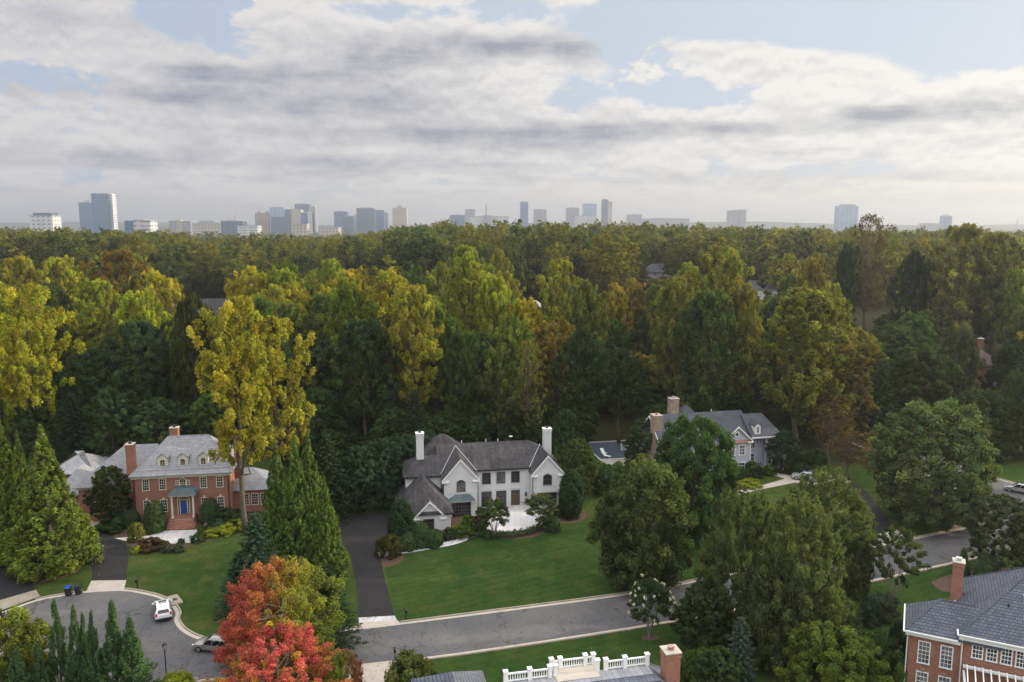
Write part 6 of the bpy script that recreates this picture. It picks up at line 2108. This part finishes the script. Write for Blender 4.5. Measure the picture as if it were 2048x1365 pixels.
# ------------------------------------------------------------------ the woods: trees one can single out
SUNNY = mx(YEL, YG, .5)
W_ = [
    # kind, px, top, width, distance, colour, label
    ('airy', 66, 574, 170, 140, SUNNY, 'tall yellow poplar with a dark trunk rising over the golden cypresses'),
    ('poplar', -18, 560, 150, 150, YEL, 'golden poplar cut by the edge of the photo'),
    ('oak', 10, 640, 120, 155, YG, 'lit yellow green tree under the golden edge poplar'),
    ('oak', 132, 628, 120, 190, (0.13, 0.15, 0.02), 'bright yellow green hedge like tree beside the small white gable'),
    ('airy', 246, 500, 130, 228, (0.20, 0.15, 0.03), 'tall orange tinged poplar with its trunk showing'),
    ('poplar', 312, 545, 112, 205, YEL, 'bright yellow poplar beside the orange tinged one'),
    ('poplar', 196, 560, 100, 215, YG, 'yellow green poplar left of the orange tinged one'),
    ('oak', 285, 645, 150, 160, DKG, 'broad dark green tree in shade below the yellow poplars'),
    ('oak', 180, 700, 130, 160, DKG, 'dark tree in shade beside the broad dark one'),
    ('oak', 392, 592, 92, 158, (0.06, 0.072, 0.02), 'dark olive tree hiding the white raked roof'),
    ('airy', 480, 600, 200, 112, mx(YEL, OLV, .35), 'golden poplar whose pale trunk stands before the brick house wing'),
    ('airy', 556, 636, 160, 119, mx(YEL, OLV, .45), 'tall thin leaved poplar with two pale trunks beside the brick house'),
    ('poplar', 505, 538, 112, 205, YEL, 'brightest yellow poplar top above the golden pair'),
    ('poplar', 592, 568, 110, 195, YEL, 'yellow poplar between the bright top and the big oak'),
    ('oak', 572, 528, 110, 235, (0.11, 0.15, 0.025), 'fresh green tree behind the yellow poplars'),
    ('oak', 655, 590, 110, 185, GRN, 'green tree in the gap left of the big oak'),
    ('poplar', 700, 560, 120, 168, mx(GRN, YG, .5), 'dark green tall tree, left part of the big oak pair'),
    ('poplar', 782, 545, 150, 170, mx(YEL, GRN, .35), 'big tree with a yellow sunlit right half'),
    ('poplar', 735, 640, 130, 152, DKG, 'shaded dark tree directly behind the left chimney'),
    ('poplar', 868, 600, 100, 165, mx(GRN, YG, .4), 'green tall tree right of the big yellow sided one'),
    ('oak', 850, 480, 150, 285, (0.062, 0.082, 0.026), 'broad dark oak with pale top branches further back'),
    ('oak', 1018, 496, 66, 280, (0.10, 0.125, 0.05), 'pale rounded tree top catching light'),
    ('poplar', 938, 518, 130, 180, mx(YG, OLV, .4), 'tall olive yellow poplar in the middle of the wood'),
    ('poplar', 990, 556, 96, 172, YG, 'yellow green poplar beside the tall olive one'),
    ('poplar', 905, 640, 96, 155, GRN, 'green tall tree behind the middle of the white house roof'),
    ('airy', 1000, 690, 100, 150, mx(GRN, OLV, .4), 'slim tree with pale bare trunk behind the white house ridge'),
    ('sparse', 1060, 680, 80, 150, OLV, 'thin tree with several pale trunks behind the right chimney'),
    ('poplar', 1052, 600, 90, 172, YEL, 'golden poplar in front of the small cream house'),
    ('airy', 1115, 522, 112, 190, mx(YG, OLV, .5), 'tall poplar with a long bare trunk line'),
    ('poplar', 1168, 565, 96, 175, mx(GRN, OLV, .5), 'narrow green tree right of the long bare trunk'),
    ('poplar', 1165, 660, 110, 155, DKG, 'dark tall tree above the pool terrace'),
    ('oak', 1236, 600, 88, 235, (0.085, 0.115, 0.034), 'rounded bright tree with light on its left side'),
    ('oak', 1160, 580, 96, 260, (0.085, 0.11, 0.04), 'soft green round tree behind the long bare trunk'),
    ('oak', 1300, 620, 80, 190, (0.075, 0.10, 0.035), 'soft green tree left of the big olive poplars'),
    ('oak', 1246, 545, 120, 320, (0.12, 0.10, 0.045), 'brown tinged round crown further back'),
    ('poplar', 1352, 560, 130, 162, mx(OLV, GRN, .3), 'left one of the big olive poplars above the grey house'),
    ('airy', 1430, 498, 150, 172, OLV, 'tallest big olive poplar above the grey house'),
    ('poplar', 1490, 570, 80, 170, OLV, 'right narrow one of the big olive poplars'),
    ('poplar', 1605, 580, 190, 150, mx(OLV, GRN, .25), 'huge olive tree standing behind the grey house driveway'),
    ('sparse', 1662, 790, 104, 143, (0.115, 0.092, 0.040), 'pyramid shaped russet tree behind the silver car'),
    ('spruce', 1497, 690, 40, 190, (0.05, 0.08, 0.035), 'small pointed conifer between the big olive trees'),
    ('oak', 1550, 600, 70, 210, (0.07, 0.095, 0.04), 'light green tree between the big olive trees'),
    ('sparse', 1736, 430, 100, 258, (0.10, 0.08, 0.04), 'tallest bare topped tree breaking the skyline beside the ribbed tower'),
    ('oak', 1592, 462, 130, 300, (0.13, 0.145, 0.055), 'pale yellow green oak with a visible trunk'),
    ('poplar', 1692, 487, 56, 248, (0.042, 0.066, 0.034), 'ivy wrapped dark column tree left of the bare topped tree'),
    ('poplar', 1823, 503, 74, 228, (0.042, 0.066, 0.034), 'ivy wrapped dark column tree with a pale trunk'),
    ('airy', 1915, 450, 130, 225, OLV, 'tall olive tree group member with forked bare trunks'),
    ('poplar', 1985, 468, 120, 228, mx(OLV, GRN, .3), 'tall olive tree next to the forked one'),
    ('poplar', 2045, 500, 120, 232, mx(OLV, GRN, .4), 'tall olive tree cut by the far edge of the photo'),
    ('poplar', 1860, 520, 80, 245, mx(OLV, GRN, .5), 'narrow olive tree left of the forked one'),
    ('oak', 1790, 655, 150, 186, (0.072, 0.10, 0.034), 'broad green tree left of the brown roofed brick house'),
    ('oak', 1836, 696, 140, 168, (0.066, 0.092, 0.03), 'green tree with a reddish patch below the brown roof'),
    ('birch', 1912, 652, 84, 176, (0.095, 0.11, 0.045), 'pale feathery tree in front of the brown roofed brick house'),
    ('oak', 2032, 680, 116, 172, (0.042, 0.065, 0.03), 'dark green tree right of the brown roofed brick house'),
    ('spruce', 1760, 720, 90, 165, DKG, 'dark spruce in the shade under the broad green tree'),
    ('willow_oak', 1960, 782, 140, 152, (0.07, 0.098, 0.036), 'loose green tree above the side street'),
    ('willow_oak', 2040, 745, 100, 152, (0.06, 0.085, 0.03), 'dense green street tree at the far edge'),
    ('oak', 1905, 760, 40, 178, (0.05, 0.022, 0.025), 'small purple leaved tree below the brick house wall'),
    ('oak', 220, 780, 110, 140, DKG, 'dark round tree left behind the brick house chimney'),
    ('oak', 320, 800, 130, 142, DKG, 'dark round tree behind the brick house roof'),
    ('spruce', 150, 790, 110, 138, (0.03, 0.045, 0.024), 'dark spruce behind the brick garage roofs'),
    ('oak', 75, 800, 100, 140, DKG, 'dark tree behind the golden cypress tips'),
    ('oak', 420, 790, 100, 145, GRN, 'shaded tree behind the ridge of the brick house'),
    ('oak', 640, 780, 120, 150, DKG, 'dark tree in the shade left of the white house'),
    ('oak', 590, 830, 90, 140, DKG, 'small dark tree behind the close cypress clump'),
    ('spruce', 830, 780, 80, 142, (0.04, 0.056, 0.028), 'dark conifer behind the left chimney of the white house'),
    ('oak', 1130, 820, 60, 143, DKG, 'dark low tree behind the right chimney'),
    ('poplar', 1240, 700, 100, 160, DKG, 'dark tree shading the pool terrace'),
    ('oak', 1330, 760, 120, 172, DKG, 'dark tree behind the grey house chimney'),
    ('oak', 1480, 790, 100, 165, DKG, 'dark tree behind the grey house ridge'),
]
heroes = []
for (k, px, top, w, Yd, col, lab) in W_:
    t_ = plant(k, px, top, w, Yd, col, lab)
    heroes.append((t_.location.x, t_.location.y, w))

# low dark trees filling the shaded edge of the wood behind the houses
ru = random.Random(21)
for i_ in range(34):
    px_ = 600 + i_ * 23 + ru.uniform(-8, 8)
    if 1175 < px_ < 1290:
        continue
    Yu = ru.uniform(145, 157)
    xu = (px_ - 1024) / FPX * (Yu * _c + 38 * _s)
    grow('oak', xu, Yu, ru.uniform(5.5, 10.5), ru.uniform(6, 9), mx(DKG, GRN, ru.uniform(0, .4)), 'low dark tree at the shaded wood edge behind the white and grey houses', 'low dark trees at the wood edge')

# trees outside the picture on the sunward side, whose long shadows reach the gardens
for i_, (x_, y_, h_) in enumerate([(62, 62, 15), (88, 96, 17), (104, 112, 19), (118, 128, 22), (132, 150, 24), (112, 146, 20)]):
    if proj(x_, y_, 8)[0] > 2130:
        grow('poplar' if i_ % 2 else 'oak', x_, y_, h_, 14, GRN, 'tree beyond the side of the photo', 'street trees beyond the frame')

# ------------------------------------------------------------------ the woods: the rest of the nearer trees, one by one
KEEP = [(xy[0][0], xy[0][1], max(xy[2], xy[3]) * .62) for xy in HOUSES_FAR]
VIEW = [  # windows through which something further back is seen: column range, lowest row a crown may reach, only nearer than
    (345, 455, 625, 272), (1055, 1092, 612, 285), (1850, 1995, 760, 205), (1715, 1752, 655, 236), (1820, 1862, 620, 262), (1300, 1325, 552, 390), (165, 196, 668, 235), (1505, 1535, 590, 335), (1245, 1272, 705, 206), (1190, 1285, 930, 150), (100, 165, 860, 175)]
CANOPY = ([-400, 0, 200, 350, 410, 470, 560, 680, 760, 870, 1000, 1250, 1320, 1500, 1650, 1800, 1880, 2048, 2400],
          [456, 455, 459, 465, 478, 470, 470, 474, 455, 443, 441, 442, 447, 451, 453, 456, 458, 460, 462])
rnd = random.Random(11)
rj = random.Random(12)
placed = [(x, y, 4.2) for x, y, w in heroes]
cands = []
yy = 150.0
while yy < 330:
    step = 6.5 + (yy - 150) * .018
    half = .74 * yy + 12
    xx = -half
    while xx < half:
        cands.append((xx + rnd.uniform(-3, 3), yy + rnd.uniform(-3, 3)))
        xx += step * 1.15
    yy += step
rnd.shuffle(cands)
cands.sort(key=lambda c: c[1] + rnd.uniform(0, 20))
REG = [(-9e9, 400, 'behind the brick house'), (400, 900, 'between the brick house and the white house'), (900, 1270, 'behind the white house'), (1270, 1700, 'behind the grey house'), (1700, 9e9, 'around the brown roofed house')]
n_ind = 0
far_pts = []


def crown_ok(x, y, h, w):
    # the canopy line rolls up and down
    jit = 5 * math.sin(x * .061 + y * .013) + 4 * math.sin(x * .17 + 1.3 * math.sin(y * .05)) + rj.uniform(-5, 4)
    z = float(ground(x, y))
    px, py = proj(x, y, z + h)
    d = y * _c
    hw = w / 2 * FPX / d
    for a, b, row, dist in VIEW:
        if y < dist and px + hw > a and px - hw < b and py < row:
            return None
    if py < np.interp(px, *CANOPY) + max(jit, -1.5):
        return None
    return px, py


for x, y in cands:
    px0, _q = proj(x, y, 10)
    if not (-160 < px0 < 2210) or y < 152:
        continue
    # leave the grey house, pool and the side street open
    if 150 > y or (px0 > 1690 and y < 172) or (px0 < 320 and y < 156):
        continue
    if any((x - a) ** 2 + (y - b) ** 2 < r * r for a, b, r in KEEP):
        continue
    if any((x - a) ** 2 + (y - b) ** 2 < (r + 3.2) ** 2 for a, b, r in placed):
        continue
    u = rnd.random()
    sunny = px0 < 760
    kind = 'poplar' if u < .56 else 'oak' if u < .93 else 'spruce'
    if px0 > 1650 and u < .2:
        kind = 'oak'
    h = {'poplar': rnd.uniform(25, 34), 'oak': rnd.uniform(16, 25), 'spruce': rnd.uniform(14, 22)}[kind]
    w = {'poplar': rnd.uniform(9.5, 13.5), 'oak': rnd.uniform(11, 15), 'spruce': rnd.uniform(6.5, 9)}[kind]
    ok = None
    for _ in range(6):
        ok = crown_ok(x, y, h, w)
        if ok:
            break
        h *= .86
    if not ok or h < 7:
        continue
    placed.append((x, y, min(w * .30, 4)))
    if n_ind >= 205:
        continue
    n_ind += 1
    if kind == 'poplar':
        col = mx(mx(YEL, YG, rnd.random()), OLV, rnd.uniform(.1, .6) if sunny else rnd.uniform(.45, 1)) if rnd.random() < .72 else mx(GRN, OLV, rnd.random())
        kn = 'tall yellowing poplar'
    elif kind == 'oak':
        col = mx(GRN, (0.10, 0.12, 0.035), rnd.random()) if rnd.random() < .75 else mx(DKG, BRN, rnd.uniform(0, .7))
        kn = 'broad green tree'
    else:
        col = mx(DKG, BLG, rnd.random())
        kn = 'dark conifer'
    reg = next(r for a, b, r in REG if a <= px0 < b)
    col = tuple(c * rnd.uniform(.85, 1.15) for c in col)
    lab = f'{kn} deep in the woods {reg}'
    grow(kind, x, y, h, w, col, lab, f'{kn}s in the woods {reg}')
print('individual wood trees', n_ind, 'of', len(placed))

# ------------------------------------------------------------------ the far-off wood, one mass
rng = np.random.default_rng(77)
pts, idx, scl = [], [], []
yy = 205.0
while yy < 4300:
    step = 8.0 + max(0, yy - 300) * .016
    half = .72 * yy + 30
    for xx in np.arange(-half, half, step * 1.1):
        x, y = xx + rng.uniform(-.4, .4) * step, yy + rng.uniform(-.4, .4) * step
        if y < 330 and any((x - a) ** 2 + (y - b) ** 2 < (r + 3.5) ** 2 for a, b, r in placed):
            continue
        if any((x - a) ** 2 + (y - b) ** 2 < (r + 1) ** 2 for a, b, r in KEEP):
            continue
        if y > 1500 and rng.uniform() < .25:
            continue
        pop = rng.uniform() < .62
        h = rng.uniform(19, 34) if pop else rng.uniform(12, 24)
        if y > 1000:
            h *= .62
        w = h * (rng.uniform(.36, .48) if pop else rng.uniform(.7, .9)) * (1 + max(0, y - 500) * .0008)
        k = 0
        while k < 7:
            if y > 900 or crown_ok(x, y, h, w):
                break
            h *= .86
            k += 1
        if k == 7 or (y < 900 and h < 6):
            continue
        pts.append((x, y, float(ground(x, y)) - (0 if y < 700 else .12 * h)))
        idx.append(int(rng.integers(0, 3)) if pop else int(rng.integers(3, 5)))
        scl.append((w / (12.5 if pop else 15.0), h / (32.0 if pop else 20.0), rng.uniform(0, 6.28)))
    yy += step
print('far trees', len(pts))
# merged into one mesh: every crown a turned and scaled copy of one of five leafy crowns
allq, allt = [], []
src = []
for me in FAR_CROWNS:
    n = len(me.vertices)
    co = np.zeros(n * 3, np.float32)
    me.vertices.foreach_get('co', co)
    tn = np.zeros(len(me.polygons) * 4, np.float32)
    me.attributes['tint'].data.foreach_get('color', tn)
    src.append((co.reshape(-1, 4, 3), tn.reshape(-1, 4)[:, :3]))
ramp = np.array([DKG, (0.085, 0.105, 0.03), (0.13, 0.135, 0.032), (0.175, 0.175, 0.034), (0.15, 0.15, 0.036), (0.105, 0.12, 0.034)])
for p, i, s in zip(pts, idx, scl):
    q, tn = src[i]
    if p[1] > 900:
        keep = rng.permutation(len(q))[:220 if p[1] < 2000 else 110]
        q, tn = q[keep], tn[keep]
        c0 = q.mean(1, keepdims=True)
        q = c0 + (q - c0) * (2.2 if p[1] < 2000 else 3.2)
    elif p[1] > 480:
        keep = rng.permutation(len(q))[:700]
        q, tn = q[keep], tn[keep]
        c0 = q.mean(1, keepdims=True)
        q = c0 + (q - c0) * 1.35
    c, sn = math.cos(s[2]), math.sin(s[2])
    Q = np.empty_like(q)
    Q[..., 0] = (q[..., 0] * c - q[..., 1] * sn) * s[0] + p[0]
    Q[..., 1] = (q[..., 0] * sn + q[..., 1] * c) * s[0] + p[1]
    Q[..., 2] = q[..., 2] * s[1] + p[2]
    f = rng.uniform(0, len(ramp) - 1.001)
    if p[0] / p[1] > .12:
        f = f * .75 if rng.uniform() < .6 else 5 - .9 * rng.uniform()
    col = ramp[int(f)] * (1 - f % 1) + ramp[min(int(f) + 1, len(ramp) - 1)] * (f % 1)
    allq.append(Q)
    allt.append(tn * col * rng.uniform(.85, 1.15))
fw = link(bpy.data.objects.new('far_woods', quad_mesh('far_woods', np.concatenate(allq), np.concatenate(allt), M['leaf'])))
fw.color = (1, 1, 1, 1)
fw['kind'] = 'stuff'
fw['label'] = 'far woodland canopy stretching to the city skyline'
fw['category'] = 'woodland'
print('far quads', sum(len(a) for a in allq))

# ------------------------------------------------------------------ fallen leaves on lawns, beds and in the gutters
rl = np.random.default_rng(9)
lx = np.concatenate([rl.uniform(-62, 60, 5200), rl.normal(-24, 7, 900), rl.normal(33, 9, 900)])
ly = np.concatenate([rl.uniform(70, 128, 5200), rl.normal(80, 5, 900), rl.normal(92, 7, 900)])
lq = leaf_quads(rl, np.stack([lx, ly, np.full(len(lx), .05)], 1), nrm(np.array([0, 0, 1.0]) + rl.normal(size=(len(lx), 3)) * .25), .085)
lc = np.array([(.22, .12, .03), (.28, .20, .04), (.16, .09, .04), (.30, .10, .05)])[rl.integers(0, 4, len(lx))] * rl.uniform(.6, 1.2, (len(lx), 1))
fl = link(bpy.data.objects.new('fallen_leaves', quad_mesh('fallen_leaves', lq, lc, M['leaf'])))
fl.color = (1, 1, 1, 1)
fl['kind'] = 'stuff'

# ------------------------------------------------------------------ haze: one even box of air round everything
mh = bpy.data.materials.new('haze_air')
mh.use_nodes = True
th = NT(mh.node_tree)
vo = th.n('ShaderNodeVolumePrincipled')
vo.inputs['Color'].default_value = (0.88, 0.92, 1.0, 1)
vo.inputs['Density'].default_value = HAZE if 'HAZE' in globals() else 0.000193
vo.inputs['Anisotropy'].default_value = 0.72
oh = th.n('ShaderNodeOutputMaterial')
th.link(vo.outputs[0], oh.inputs['Volume'])
hz = MB()
hz.box(-9100, 9100, -700, 9100, -17, 190)
ho = recalc(hz.build('haze', mh))
ho['kind'] = 'stuff'
